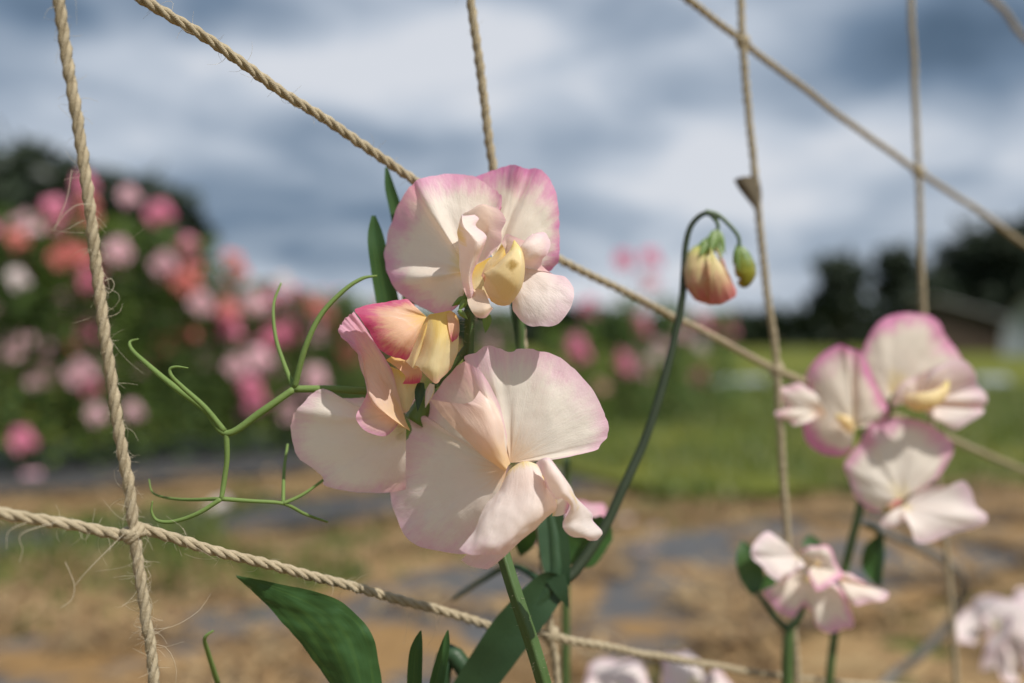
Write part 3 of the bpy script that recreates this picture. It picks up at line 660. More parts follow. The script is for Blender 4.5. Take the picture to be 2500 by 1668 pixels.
# ------------------------------------------------------------------ petals
def petal(name, ctrl, mat, parent, nu=46, nv=30, uvmode='fan', ripple=0.0, frill=0.0, seed=0, relief=.00035):
    """smooth sheet through a control net of world points (rows: rays from the base to the rim)"""
    G = grid_surface(ctrl, nu, nv); U, W = np.meshgrid(np.linspace(0, 1, nu), np.linspace(0, 1, nv), indexing='ij')
    du = np.gradient(G, axis=0); dv = np.gradient(G, axis=1); Nn = np.cross(du, dv); Nn /= np.linalg.norm(Nn, axis=2)[:, :, None] + 1e-12
    ext = np.linalg.norm(G[:, -1] - G[:, 0], axis=1).mean()
    for i in range(nu):
        for j in range(nv):
            p = Vector(G[i, j]); w = W[i, j]
            h = relief * (mnoise.noise(p * 160 + Vector((seed, 0, 0))) + .35 * mnoise.noise(p * 480 + Vector((0, seed, 0)))) * min(1, w * 2)
            h += ripple * .35 * w ** 1.5 * mnoise.noise((U[i, j] * 24 + seed, seed * 2.3, w * 2.5)) + ripple * w ** 2 * mnoise.noise((U[i, j] * 9 + seed, seed * 1.3, w * 1.2))
            G[i, j] += Nn[i, j] * h
            if frill and w > .8:
                dd = dv[i, j] / (np.linalg.norm(dv[i, j]) + 1e-12); G[i, j] += dd * frill * (w - .8) / .2 * (mnoise.noise((U[i, j] * 42, seed, 1)) + .6 * mnoise.noise((U[i, j] * 15, seed, 5)))
    if uvmode == 'fan': E = W
    elif uvmode == 'rim': E = np.maximum(np.abs(2 * U - 1) ** 1.5 * np.minimum(1, W * 3), W)       # rim on three sides
    else: E = np.maximum(np.maximum(np.abs(2 * U - 1), np.abs(2 * W - 1)) ** 1.3, 0)                # rim all round
    return obj(name, [Vector(x) for x in G.reshape(-1, 3)], grid_faces(nu, nv), mat, parent, np.stack([U, E], axis=2).reshape(-1, 2))
def fan(Zf, D0, base, edges, bulge=0.0, n=5):
    """rays from base (x, y, mm) to edge points (x, y, mm[, bulge mm[, bow px]])"""
    rows = []
    for e in edges:
        bl = e[3] if len(e) > 3 else bulge; row = []
        for k in range(n):
            t = k / (n - 1); x = base[0] + (e[0] - base[0]) * t; y = base[1] + (e[1] - base[1]) * t
            d = base[2] + (e[2] - base[2]) * t + bl * math.sin(math.pi * t)
            row.append(Zf(x, y, D0 + d / 1000))
        rows.append(row)
    return rows
def net_of(Zf, D0, rows): return [[Zf(x, y, D0 + d / 1000) for x, y, d in row] for row in rows]
def pillow(name, Zf, D0, axis, widths, depth, mat, parent, n=20, sides=16):
    """closed inflated body along a picture-space axis: (x, y, mm); widths in zoom px, depth (half) in mm"""
    P = cr(np.array(axis, dtype=float), n); w = np.interp(np.linspace(0, 1, n), np.linspace(0, 1, len(widths)), widths); dz = np.interp(np.linspace(0, 1, n), np.linspace(0, 1, len(depth)), depth)
    T = np.gradient(P[:, :2], axis=0); T /= np.linalg.norm(T, axis=1)[:, None]; V_, F_, U_ = [], [], []
    for i in range(n):
        nx, ny = -T[i][1], T[i][0]
        for s in range(sides):
            a = 2 * math.pi * s / sides
            V_.append(Zf(P[i][0] + nx * w[i] * math.cos(a), P[i][1] + ny * w[i] * math.cos(a), D0 + (P[i][2] - dz[i] * math.sin(a)) / 1000)); U_.append((s / sides, i / (n - 1)))
    for i in range(n - 1):
        for s in range(sides): s2 = (s + 1) % sides; F_.append((i * sides + s, i * sides + s2, (i + 1) * sides + s2, (i + 1) * sides + s))
    F_.append(tuple(range(sides))[::-1]); F_.append(tuple((n - 1) * sides + s for s in range(sides)))
    return obj(name, V_, F_, mat, parent, U_)

# ================================================================== the plant in focus
g0 = V(1330, 2000, .27)
plant = tag(empty('sweet_pea_plant', (g0.x, g0.y, .035)), 'sweet pea with cream flowers edged in pink climbing the jute netting, sharp and largest', 'plant')
# ---- upper flower
D1 = FOC + .005
fl1 = empty('flower', ZA(980, 1050, D1), plant)
fl1['label'] = 'topmost cream flower with pink rim and yellow keel'
petal('standard_petal', fan(ZA, D1, (1120, 900, 6), [(1560, 1000, 11), (1640, 900, 10), (1658, 760, 9.5, 0), (1662, 560, 10, -1), (1645, 400, 11, -1), (1600, 235, 12.5, -1.5), (1500, 125, 14, -1), (1400, 112, 15.5, .5), (1330, 90, 12, 2.5), (1240, 78, 15.5, .5), (1110, 125, 17, 1), (960, 185, 18, 1), (900, 320, 17, 0)], -1), M['pinkrim'], fl1, 70, 32, ripple=.0010, frill=.0004, seed=1)
petal('standard_petal', fan(ZA, D1, (905, 960, 2.5), [(885, 1165, 5, 0), (780, 1282, 8, -1), (650, 1325, 11, -2), (500, 1268, 13, -3), (350, 1168, 14, -4), (245, 1050, 14.5, -5.5), (200, 920, 17, -3.0), (196, 770, 20, -.5), (240, 580, 20.5, 0), (320, 400, 18.5, .2), (385, 285, 14.5, -.6), (428, 240, 9.5, -1.8), (480, 190, 8.6, -1.2), (600, 165, 9.6, -.6), (745, 142, 10.8, -1.0), (860, 150, 10.8, -1.2), (970, 190, 9.8, -.8), (1070, 255, 8.0, -.4), (1145, 305, 6.4, 0), (1182, 345, 4.5, 0), (1165, 430, 4.0, 0), (1100, 520, 4, .4)], -1), M['cream'], fl1, 110, 36, ripple=.0007, frill=.0004, seed=2)
petal('wing_petal', net_of(ZA, D1, [
    [(960, 1195, -4.5), (925, 1200, -6.5), (905, 1190, -5.5), (885, 1165, -4), (890, 1140, -1), (930, 1140, 1), (960, 1115, 1)],
    [(928, 1010, -7), (900, 1015, -9.5), (868, 1010, -7.5), (838, 1000, -4), (850, 990, 0), (900, 980, 2), (955, 965, 2.5)],
    [(985, 862, -7.5), (942, 850, -10.5), (880, 850, -9), (822, 820, -5), (850, 800, 1), (950, 800, 3), (1058, 862, 2.5)],
    [(1046, 705, -8), (985, 745, -11.5), (905, 725, -10), (820, 680, -5), (860, 640, 2), (990, 660, 4), (1165, 725, 1.5)],
    [(1036, 650, -7), (945, 675, -11), (890, 640, -9.5), (828, 580, -5), (880, 560, 1), (1010, 570, 4), (1172, 630, 0)],
    [(960, 585, -5.5), (880, 610, -9.5), (855, 575, -8), (838, 505, -5), (900, 490, 0), (1030, 500, 3), (1216, 545, -1.5)],
    [(985, 525, -4), (858, 545, -7.5), (848, 515, -6.5), (850, 478, -5), (930, 450, -1), (1030, 430, 1), (1190, 480, -2.5)],
    [(950, 492, -3), (852, 500, -6.5), (860, 480, -6), (885, 455, -5), (950, 425, -3), (1035, 408, -1), (1140, 432, -3)]]), M['wing'], fl1, 56, 48, 'round', seed=3, relief=.0006)
petal('wing_petal', net_of(ZA, D1, [
    [(885, 1150, -5), (895, 1230, -8), (925, 1295, -10), (962, 1342, -10.5)],
    [(925, 1120, -4), (950, 1210, -8), (975, 1290, -11), (1003, 1354, -11)],
    [(975, 1110, -3.5), (1010, 1200, -8.5), (1030, 1275, -11.5), (1052, 1342, -11)],
    [(1030, 1120, -4), (1065, 1200, -9), (1085, 1255, -11), (1104, 1270, -10.5)]]), M['lip'], fl1, 26, 24, 'fan', seed=4, relief=.0002)
petal('wing_petal', net_of(ZA, D1, [[(880, 960, 1), (890, 1060, 1), (900, 1180, 0)], [(980, 900, 1.5), (980, 1030, 1), (990, 1180, -.5)], [(1090, 840, 2), (1080, 1000, 1.5), (1080, 1190, 0)]]), M['yellow'], fl1, 14, 14, 'fan', seed=8, relief=.0002)
pillow('keel', ZA, D1, [(1055, 1150, -6), (1130, 1110, -8), (1215, 1020, -9.5), (1270, 900, -10), (1292, 800, -9.5), (1280, 705, -8)], [70, 175, 150, 105, 58, 4], [1.5, 3.6, 4.2, 3.4, 2.0, .2], M['keel'], fl1, 30, 24)
petal('wing_petal', net_of(ZA, D1, [
    [(1175, 735, -2), (1120, 820, -3), (1050, 890, -4), (1005, 1000, -5)], [(1200, 780, -5), (1160, 840, -6), (1090, 920, -6), (1020, 1020, -6)], [(1215, 860, -5.5), (1170, 920, -6), (1110, 990, -6), (1040, 1070, -6)]]), M['yellow'], fl1, 16, 14, 'fan', seed=5, relief=.0001)
petal('wing_petal', fan(ZA, D1, (1215, 900, -2), [(1172, 718, -3, 0), (1215, 655, -5, 0), (1275, 668, -5, 1), (1345, 700, -4, 2), (1405, 700, -5, 2), (1435, 650, -3.5, -3), (1490, 628, -3.5, -6), (1550, 648, -4, -6.5), (1586, 735, -5, -6), (1555, 805, -6.5, -4.5), (1508, 862, -6.5, -2.5), (1520, 930, -5, -.6), (1590, 990, -3, 0), (1690, 994, -4, -.5), (1762, 1060, -6, -1), (1778, 1155, -7.5, -1.5), (1742, 1280, -8.5, -2), (1640, 1405, -9, -2.5), (1505, 1420, -9, -2.5), (1385, 1412, -8.5, -2), (1292, 1335, -7, -1.5), (1262, 1240, -5, -1), (1300, 1170, -3.5, 0)], -1), M['wing'], fl1, 96, 28, ripple=.0003, frill=.0002, seed=6, relief=.0008)
def sepal(Zf, D0, a, b, w, parent, bow=.6, mat='sepal'):
    ax, ay, ad = a; bx, by, bd = b; nx, ny = -(by - ay), bx - ax; l = math.hypot(nx, ny); nx /= l; ny /= l
    rows = []
    for k, ww in ((0, .6), (.3, 1), (.65, .65), (1, .02)):
        x, y, d = ax + (bx - ax) * k, ay + (by - ay) * k, ad + (bd - ad) * k; rows.append([(x - nx * w * ww, y - ny * w * ww, d), (x, y, d - bow * ww), (x + nx * w * ww, y + ny * w * ww, d)])
    return petal('sepal', net_of(Zf, D0, rows), M[mat], parent, 14, 8, 'fan', relief=.0001)
sepal(ZA, D1, (880, 1200, 2), (815, 1290, 1), 30, fl1); sepal(ZA, D1, (815, 1285, 1), (895, 1365, -1), 25, fl1); sepal(ZA, D1, (1060, 1320, 0), (1040, 1480, -1), 38, fl1); sepal(ZA, D1, (870, 1180, 3), (760, 1255, 4), 30, fl1)
pillow('calyx', ZA, D1, [(890, 1290, 8), (900, 1210, 7), (930, 1120, 6)], [18, 60, 75], [.8, 2.2, 2.6], M['sepal'], fl1, 12, 12)
# ---- side flower with the orange hood
D2 = FOC + .007
fl2 = empty('flower', ZB(960, 900, D2), plant)
fl2['label'] = 'half-open flower turned aside with an orange and magenta hood'
petal('standard_petal', fan(ZB, D2, (905, 1010, 2), [(600, 780, 4, 1), (480, 792, 5, 0), (370, 768, 4, 1), (320, 730, 2, 0), (245, 752, 1, 0), (170, 832, 0, -1), (118, 885, 0, -1), (90, 960, 2, -1), (88, 1050, 4, -1.5), (130, 1200, 6, -2), (245, 1288, 8, -2), (310, 1350, 9, -2), (330, 1415, 9, -2), (500, 1455, 9, -2.5), (640, 1466, 9, -2.5), (800, 1468, 8, -2), (900, 1440, 7, -1)], -1), M['cream_pale'], fl2, 70, 30, ripple=.0006, frill=.0003, seed=11)
petal('wing_petal', fan(ZB, D2, (860, 900, 1), [(640, 700, -1, 0), (610, 800, -3, 0), (552, 905, -5, -1), (560, 960, -5, -1), (620, 1025, -5, -1.5), (740, 1062, -4, -1.5), (800, 1030, -2.5, -1), (850, 960, 0, 0)], -1), M['peach'], fl2, 40, 20, ripple=.0002, seed=12)
petal('standard_petal', net_of(ZB, D2, [
    [(900, 1000, 2), (870, 800, 3), (830, 640, 3), (760, 520, 2), (640, 330, 0), (535, 175, -2)],
    [(925, 1005, 0), (850, 840, 1), (780, 700, 1), (700, 560, 0), (590, 380, -2), (470, 230, -3)],
    [(930, 1012, -2), (800, 870, -3.5), (720, 740, -4), (640, 580, -4), (560, 430, -4), (424, 325, -3.5)],
    [(925, 1020, -4), (740, 880, -6.5), (660, 770, -7), (610, 620, -6.5), (580, 490, -5), (510, 380, -3)],
    [(850, 975, -4), (690, 850, -6), (632, 760, -6), (590, 630, -5), (585, 540, -4), (590, 470, -2)]]), M['peach'], fl2, 50, 48, 'rim', ripple=.0012, frill=.0006, seed=13, relief=.0007)
petal('standard_petal', net_of(ZB, D2, [
    [(760, 520, 1), (860, 590, -1), (900, 640, -2.5), (880, 690, -3)], [(850, 470, 2), (930, 560, 1), (960, 620, 0), (960, 690, -1)], [(960, 480, 3), (1000, 560, 2), (1020, 620, 1), (1000, 680, 0)]]), M['orange'], fl2, 18, 18, 'fan', seed=14, relief=.0002)
petal('keel', net_of(ZB, D2, [[(780, 560, 3), (820, 650, 3), (840, 760, 3), (880, 900, 2)], [(880, 600, 0), (890, 680, .5), (900, 780, 1), (905, 890, 1.5)], [(1010, 640, 3), (980, 720, 3), (960, 800, 3), (925, 880, 2)]]), M['yellow'], fl2, 18, 18, 'fan', seed=15, relief=.0002)
petal('standard_petal', fan(ZB, D2, (1050, 215, -4), [(960, 118, -4, -1), (905, 86, -4, -1.5), (800, 98, -4.5, -2), (700, 112, -5, -2), (600, 138, -6, -2.5), (537, 160, -7, -3), (580, 225, -9, -3.5), (640, 310, -10, -4), (700, 425, -11, -4.5), (780, 486, -11, -4.5), (850, 505, -10, -4), (912, 516, -8.5, -3), (945, 430, -6, -1.5), (975, 340, -4.5, -.5)], -2), M['orange'], fl2, 64, 28, ripple=.0004, frill=.0002, seed=16)
petal('wing_petal', net_of(ZB, D2, [
    [(1060, 200, -2), (1010, 300, -3), (985, 340, -3), (930, 490, -4), (900, 530, -4)], [(1080, 215, -3), (1040, 320, -5), (1010, 410, -5.5), (970, 520, -6), (960, 580, -6)], [(1110, 215, -1), (1080, 320, -2), (1050, 430, -2), (1030, 520, -2), (1010, 570, -2)]]), M['yellow'], fl2, 26, 22, 'fan', seed=17, relief=.0002)
petal('wing_petal', net_of(ZB, D2, [
    [(1070, 195, -3), (1040, 330, -5), (1005, 470, -6), (968, 555, -7), (985, 560, -8.5)],
    [(1110, 190, -3.5), (1090, 330, -7), (1060, 470, -9), (1035, 560, -10), (1032, 620, -10)],
    [(1165, 180, -3), (1150, 330, -8), (1120, 470, -10), (1100, 590, -11), (1110, 688, -10.5)],
    [(1225, 172, -2), (1215, 320, -6), (1195, 460, -8), (1175, 570, -9), (1160, 650, -9)],
    [(1270, 225, 1), (1275, 330, -1.5), (1270, 430, -3), (1240, 520, -4.5), (1210, 585, -5)],
    [(1262, 240, 4), (1262, 340, 3), (1255, 430, 2), (1225, 520, 1), (1200, 590, 0)]]), M['yellow'], fl2, 40, 30, 'rim', ripple=.0003, seed=18)
petal('standard_petal', net_of(ZB, D2, [[(1190, 185, -3), (1200, 250, -6), (1210, 320, -7), (1230, 395, -7)], [(1240, 180, -2), (1250, 240, -5), (1255, 310, -6), (1250, 380, -6)], [(1278, 230, 0), (1282, 280, -1), (1280, 330, -2), (1265, 370, -3)]]), M['orange'], fl2, 16, 14, 'fan', seed=19, relief=.0002)
sepal(ZB, D2, (1010, 680, 3), (985, 885, 0), 36, fl2, mat='stem_dark'); sepal(ZB, D2, (1090, 690, 2), (1040, 860, 1), 30, fl2, mat='wing'); sepal(ZB, D2, (900, 1000, 4), (840, 1090, 2), 45, fl2)
pillow('calyx', ZB, D2, [(1100, 700, 9), (1040, 830, 7), (960, 960, 6)], [20, 70, 80], [1, 2.5, 2.5], M['sepal'], fl2, 12, 12)
# ---- lower flower
D3 = FOC - .004
fl3 = empty('flower', ZC(900, 950, D3), plant)
fl3['label'] = 'large lowest flower with wide cream standard and curled wings'
petal('standard_petal', fan(ZC, D3, (905, 810, 3), [(1185, 795, 1, 0), (1330, 762, 2, -1), (1450, 732, 4, -1.5), (1482, 690, 5, -1.5), (1522, 645, 6, -2), (1526, 560, 6.5, -2), (1490, 470, 7, -2), (1430, 350, 7.5, -2), (1312, 212, 8, -2), (1205, 128, 8.5, -1.5), (1080, 92, 9, -1), (960, 84, 9, -.5), (900, 104, 8, .5), (830, 80, 9, 0), (752, 60, 8, 0), (690, 105, 7.5, 1.0), (612, 135, 8, 1.5), (640, 210, 10, 1)], -1), M['cream_soft'], fl3, 84, 34, ripple=.0006, frill=.00035, seed=21)
petal('standard_petal', fan(ZC, D3, (880, 850, 1.5), [(880, 640, 3.0, 0), (840, 440, 3.0, 0), (770, 300, 2.5, -.3), (710, 225, 2.0, -.5), (640, 178, 3, -.5), (600, 168, 5, -.5), (540, 220, 9, -1), (470, 300, 13, -1), (400, 400, 16, -1), (325, 490, 18.5, -.8), (262, 452, 18, 0), (228, 478, 18, 0), (270, 580, 19, 0), (255, 640, 20, -.5), (195, 705, 21.5, -1), (145, 785, 22.5, -1), (130, 890, 22.5, -1.2), (136, 1010, 21.5, -1.5), (160, 1125, 20, -2), (205, 1225, 18, -2), (262, 1302, 16, -2.5), (345, 1352, 14, -3), (460, 1380, 11, -3), (580, 1392, 9, -3), (700, 1360, 7, -2.5), (800, 1250, 6, -1)], -1), M['cream_soft'], fl3, 120, 36, ripple=.0008, frill=.0004, seed=22)
petal('standard_petal', net_of(ZC, D3, [   # inner fold beside the midline
    [(905, 815, 1), (870, 700, .5), (850, 560, 1), (790, 420, 2), (720, 330, 2)], [(890, 830, -.5), (820, 690, -2.5), (780, 560, -2), (730, 460, -1), (650, 420, 1)],
    [(880, 850, -1.5), (760, 720, -2), (680, 600, -1), (600, 500, 2), (540, 430, 4)], [(870, 865, -1), (720, 760, 0), (600, 640, 3), (480, 520, 7), (390, 402, 10)]]), M['blush'], fl3, 30, 30, 'fan', ripple=.0003, seed=23)
petal('wing_petal', net_of(ZC, D3, [
    [(880, 880, -1.4), (850, 950, -2.9), (826, 1000, -4.0), (760, 1075, -5.8), (700, 1180, -7.9), (640, 1290, -9.4), (578, 1365, -10.1)],
    [(905, 850, -2.9), (890, 920, -5.0), (870, 1000, -7.2), (820, 1090, -9.4), (750, 1200, -11.2), (690, 1310, -12.2), (640, 1395, -12.2)],
    [(960, 812, -3.6), (960, 900, -6.8), (950, 1010, -9.4), (900, 1120, -11.5), (840, 1230, -13.0), (780, 1330, -13.7), (735, 1400, -13.0)],
    [(1010, 800, -4.0), (1040, 890, -7.6), (1050, 1000, -10.1), (1020, 1110, -12.2), (960, 1220, -13.3), (880, 1320, -13.7), (800, 1400, -13.0)],
    [(1062, 815, -3.6), (1105, 900, -7.2), (1140, 1000, -9.4), (1120, 1110, -10.8), (1050, 1200, -11.5), (960, 1310, -11.5), (860, 1400, -10.8)],
    [(1085, 830, -2.2), (1130, 940, -5.0), (1190, 1045, -6.5), (1185, 1105, -7.2), (1100, 1192, -7.9), (1005, 1290, -7.9), (800, 1445, -7.9)],
    [(1075, 840, 0.0), (1115, 950, -2.2), (1160, 1060, -3.6), (1140, 1140, -4.3), (1050, 1210, -5.0), (930, 1330, -5.0), (742, 1484, -5.8)],
    [(1000, 860, 0.7), (1020, 960, -0.7), (1020, 1060, -2.2), (980, 1150, -2.9), (900, 1230, -3.6), (790, 1340, -4.3), (650, 1468, -5.8)],
    [(900, 900, 0.0), (890, 980, -1.4), (860, 1060, -2.2), (800, 1150, -3.6), (740, 1250, -5.0), (670, 1350, -6.5), (590, 1430, -7.9)]]), M['wing'], fl3, 80, 44, 'fan', ripple=.0003, frill=.0002, seed=24, relief=.0006)
petal('wing_petal', net_of(ZC, D3, [
    [(1065, 812, -6.2), (1080, 830, -7.6), (1105, 870, -8.3), (1115, 920, -7.6), (1120, 950, -6.2)],
    [(1110, 782, -8.9), (1130, 810, -11.0), (1135, 860, -11.8), (1150, 930, -11.8), (1160, 990, -10.3)],
    [(1155, 782, -9.4), (1180, 840, -12.3), (1185, 900, -13.7), (1195, 970, -13.7), (1200, 1040, -12.3)],
    [(1195, 830, -8.9), (1230, 890, -12.5), (1240, 940, -13.9), (1240, 1000, -14.3), (1235, 1032, -13.2)],
    [(1285, 955, -6.9), (1290, 980, -10.5), (1290, 1010, -12.6), (1290, 1050, -13.4), (1285, 1075, -11.9)],
    [(1325, 1032, -4.9), (1330, 1050, -8.5), (1330, 1080, -10.6), (1310, 1110, -12.1), (1275, 1125, -11.4)],
    [(1425, 1132, -3.6), (1390, 1130, -6.5), (1350, 1150, -9.4), (1290, 1180, -10.8), (1240, 1185, -10.1)],
    [(1432, 1180, -3.6), (1410, 1190, -6.5), (1370, 1210, -9.4), (1310, 1230, -10.8), (1248, 1240, -10.1)],
    [(1492, 1252, -4.3), (1460, 1260, -6.5), (1410, 1270, -8.6), (1360, 1275, -9.4), (1300, 1284, -9.4)],
    [(1462, 1302, -5.0), (1440, 1305, -6.1), (1410, 1300, -7.2), (1390, 1288, -7.9), (1370, 1285, -8.6)]]), M['wing'], fl3, 60, 28, 'round', seed=25, relief=.0006)
petal('wing_petal', net_of(ZC, D3, [
    [(1190, 1035, -4), (1230, 1032, -5), (1282, 1050, -6)], [(1185, 1090, -4), (1225, 1090, -5), (1275, 1095, -6)], [(1170, 1150, -3), (1215, 1150, -4), (1262, 1132, -5)]]), M['cream'], fl3, 14, 12, 'fan', seed=26, relief=.0002)
pillow('keel', ZC, D3, [(900, 880, 0), (980, 960, -3), (1060, 1040, -4), (1110, 960, -5), (1125, 870, -6)], [20, 60, 70, 40, 8], [1, 2.5, 3, 2, .4], M['keel'], fl3, 20, 16)
pillow('calyx', ZC, D3, [(850, 760, 13), (875, 800, 11), (890, 830, 8.5)], [20, 50, 55], [1, 2.5, 2.5], M['sepal'], fl3, 12, 12)

# ---- stems, pedicels, tendrils, leaves
def stem(pts, radii, mat='stem', name='stem', sides=10, n=None): return obj(name, *tube(pts, radii, sides, n), M[mat], plant)
def ridged(pts, radii, mat, ridges=3, depth=.22, n=60, sides=24, name='stem'):
    v, f = tube(pts, radii, sides, n)
    C = np.array([np.mean([v[i * sides + s] for s in range(sides)], axis=0) for i in range(n)])
    for i in range(n):
        for s in range(sides): v[i * sides + s] = C[i] + (v[i * sides + s] - C[i]) * (1 + depth * math.cos(ridges * 2 * math.pi * s / sides + .4))
    return obj(name, v, f, M[mat], plant)
base = Vector((g0.x, g0.y, .03))
S = [V(1079, 700, FOC + .010), V(1077, 760, FOC + .011), V(1076, 830, FOC + .013), V(1085, 960, FOC + .014), V(1115, 1130, FOC + .013), V(1160, 1290, FOC + .008), V(1195, 1400, FOC + .006), V(1222, 1480, FOC + .006), V(1248, 1568, FOC + .006), V(1300, 1760, FOC + .012), V(1330, 1950, FOC + .018)]
ridged(S + [Vector((g0.x, g0.y, .22))], [.0011, .0012, .0013, .0014, .0015, .0016, .00165, .0017, .0017, .0018, .002, .0022], 'stem', 4, .16, 110)
# soft hairs on the flower stem
r3 = random.Random(3); hs = []
Cs = cr(np.array([tuple(p) for p in S]), 200)
for i in range(160):
    c = Vector(Cs[r3.randrange(0, 190)]); d = Vector((r3.gauss(0, 1), r3.gauss(0, 1), r3.gauss(0, .3))).normalized(); hs.append(tube([c + d * .0012, c + d * .0020, c + d * .0026 + Vector((0, 0, .0002))], [.00004, .00002], 3, 4, False))
o = obj('stem_hair', *join(hs), M['fibre'], plant); o['kind'] = 'stuff'
stem([V(1079, 705, FOC + .010), ZA(888, 1340, FOC + .010), ZA(890, 1285, FOC + .009)], [.001, .0009, .0009], name='pedicel')
stem([V(1078, 790, FOC + .012), ZB(1150, 660, FOC + .014), ZB(1100, 705, FOC + .013)], [.001, .0009, .0009], name='pedicel')
stem([V(1085, 950, FOC + .014), ZC(850, 740, FOC + .010), ZC(852, 765, FOC + .009)], [.001, .0009, .0009], name='pedicel')
stem([V(1102, 735, FOC + .012), V(1110, 690, FOC + .012), V(1120, 640, FOC + .012)], [.0008, .0007, .0005], name='pedicel')
# winged main stem behind, rising from the ground to the node and up behind the flowers
WS = [(g0.x - .02, g0.y + .02, .02), V(1010, 1720, .300), V(1105, 1568, .298), V(1190, 1440, .296), V(1268, 1335, .296), V(1272, 1250, .298), V(1262, 1180, .30), V(1230, 1000, .305), V(1195, 800, .30), V(1170, 640, .30)]
WS = [Vector(p) for p in WS]
stem(WS, [.0028, .0028, .0028, .0027, .0026, .0024, .0022, .0018, .0014, .001], 'stem_dark', 'main_stem', 12, 90)
def ribbon(Zf, cl, w, mat, name, parent, D0=0, fold=.0, nu=30, nv=9):
    """leaf blade: centre line (u, v, D) with half width, slight keel fold"""
    C = [Zf(u, v, D0 + D) for u, v, D in cl]; rows = []
    for i, c in enumerate(C):
        a = C[max(0, i - 1)]; b = C[min(len(C) - 1, i + 1)]; t = (b - a).normalized(); s = t.cross(Vector((0, 1, .15))).normalized()
        rows.append([c - s * w[i] - Vector((0, fold * w[i], 0)), c - s * w[i] * .5 - Vector((0, fold * w[i] * .4, 0)), c, c + s * w[i] * .5 - Vector((0, fold * w[i] * .4, 0)), c + s * w[i] - Vector((0, fold * w[i], 0))])
    A = grid_surface(rows, nu, nv); U, W = np.meshgrid(np.linspace(0, 1, nv), np.linspace(0, 1, nu))
    for i in range(nu):
        for j in range(nv): A[i, j] += np.array((0, .0007 * mnoise.noise(Vector(A[i, j]) * 120), 0))
    return obj(name, [Vector(x) for x in A.reshape(-1, 3)], grid_faces(nu, nv), M[mat], parent, np.stack([U, W], axis=2).reshape(-1, 2))
# wings of the stem below and above the node
ribbon(V, [(1000, 1700, .297), (1090, 1568, .295), (1180, 1440, .293), (1262, 1345, .294), (1285, 1325, .294)], [.0052, .0058, .0064, .0050, .002], 'stem_dark', 'stem_wing', plant, fold=.3)
ribbon(V, [(1285, 1345, .294), (1275, 1280, .296), (1265, 1200, .298), (1240, 1060, .302)], [.003, .0043, .0043, .003], 'stem_dark', 'stem_wing', plant, fold=.3)
ribbon(V, [(1275, 1325, .293), (1290, 1360, .292), (1305, 1395, .292)], [.003, .002, .0002], 'stem_dark', 'stipule', plant)
# stem of the nodding buds
BS = [V(1285, 1335, .296), V(1320, 1310, .298), V(1385, 1215, .302), V(1430, 1120, .305), V(1478, 1015, .309), V(1515, 905, .312), V(1545, 790, .315), V(1564, 700, .317), V(1570, 620, .318), V(1574, 560, .319), V(1588, 515, .319), V(1618, 490, .318), V(1650, 500, .318)]
stem(BS, [.0017, .0017, .0016, .0015, .0014, .0014, .0013, .0012, .0011, .001, .0009, .0008, .0007], 'stem_grey', 'bud_stem', 10, 110)
DB = .318
stem([ZE(640, 190, DB), ZE(790, 230, DB), ZE(960, 380, DB), ZE(1060, 520, DB), ZE(1070, 660, DB)], [.0007, .0006, .0006], 'stem', 'pedicel')
stem([ZE(680, 210, DB), ZE(760, 290, DB), ZE(800, 380, DB), ZE(760, 520, DB)], [.0007, .0006, .0006], 'stem', 'pedicel')
M['bud'] = petal_mat('petal_bud', body=(.70, .56, .30), edge=(.60, .15, .17), throat=(.42, .50, .07), e0=.36, e1=.90, emax=.9, t1=.45, vein=1.2, trans=.25)
bud1 = empty('bud', ZE(700, 600, DB), plant); bud1['label'] = 'nodding yellow bud flushed pink at its tip'
pillow('bud_petal', ZE, DB, [(620, 640, 0), (590, 760, 0), (600, 900, 0), (640, 1080, 0), (690, 1260, 0), (730, 1380, 0)], [90, 190, 250, 270, 200, 20], [1.5, 3.5, 4.6, 4.8, 3.2, .3], M['bud'], bud1, 26, 20)
petal('bud_petal', fan(ZE, DB, (760, 640, -3), [(1010, 1290, -3, -3), (1040, 1200, -3, -3.5), (960, 1050, -2, -3), (880, 850, -1, -2), (820, 700, -1, -1)], -2), M['bud'], bud1, 30, 16, ripple=.0003, seed=41)
petal('bud_petal', fan(ZE, DB, (700, 640, -4.2), [(700, 1380, -5, -3.5), (830, 1370, -5, -3.8), (950, 1320, -5, -3.6), (1030, 1250, -4, -3), (940, 1050, -4, -2.5)], -2), M['bud'], bud1, 30, 16, ripple=.0003, seed=42)
for a, b, w in (((770, 440, -1), (700, 700, -4.5), 70), ((780, 480, 0), (850, 800, -4.5), 55), ((740, 520, -1), (560, 760, -4.6), 65), ((720, 520, 0), (430, 770, -2), 50), ((800, 440, -1), (890, 740, -3), 50)): sepal(ZE, DB, a, b, w, bud1)
pillow('calyx', ZE, DB, [(790, 430, 0), (740, 560, 0), (690, 680, 0)], [30, 90, 130], [.6, 1.8, 2.6], M['sepal'], bud1, 12, 12)
bud2 = empty('bud', ZE(1070, 660, DB), plant); bud2['label'] = 'small green bud hanging beside the pink-flushed one'
pillow('bud_petal', ZE, DB, [(1085, 700, 0), (1130, 850, 0), (1150, 980, 0), (1120, 1090, 0), (1050, 1090, 0)], [60, 130, 140, 90, 15], [1.2, 2.4, 2.6, 1.6, .3], petal_mat('petal_green_bud', body=(.30, .27, .03), edge=(.32, .22, .03), throat=(.12, .22, .03), t1=.7, trans=.25), bud2, 20, 16)
for a, b, w in (((1060, 620, 0), (1060, 960, -2.5), 55), ((1080, 640, 0), (1200, 900, -2.5), 60), ((1090, 650, 0), (1290, 900, 0), 45), ((1060, 640, 1), (990, 880, 0), 40)): sepal(ZE, DB, a, b, w, bud2)
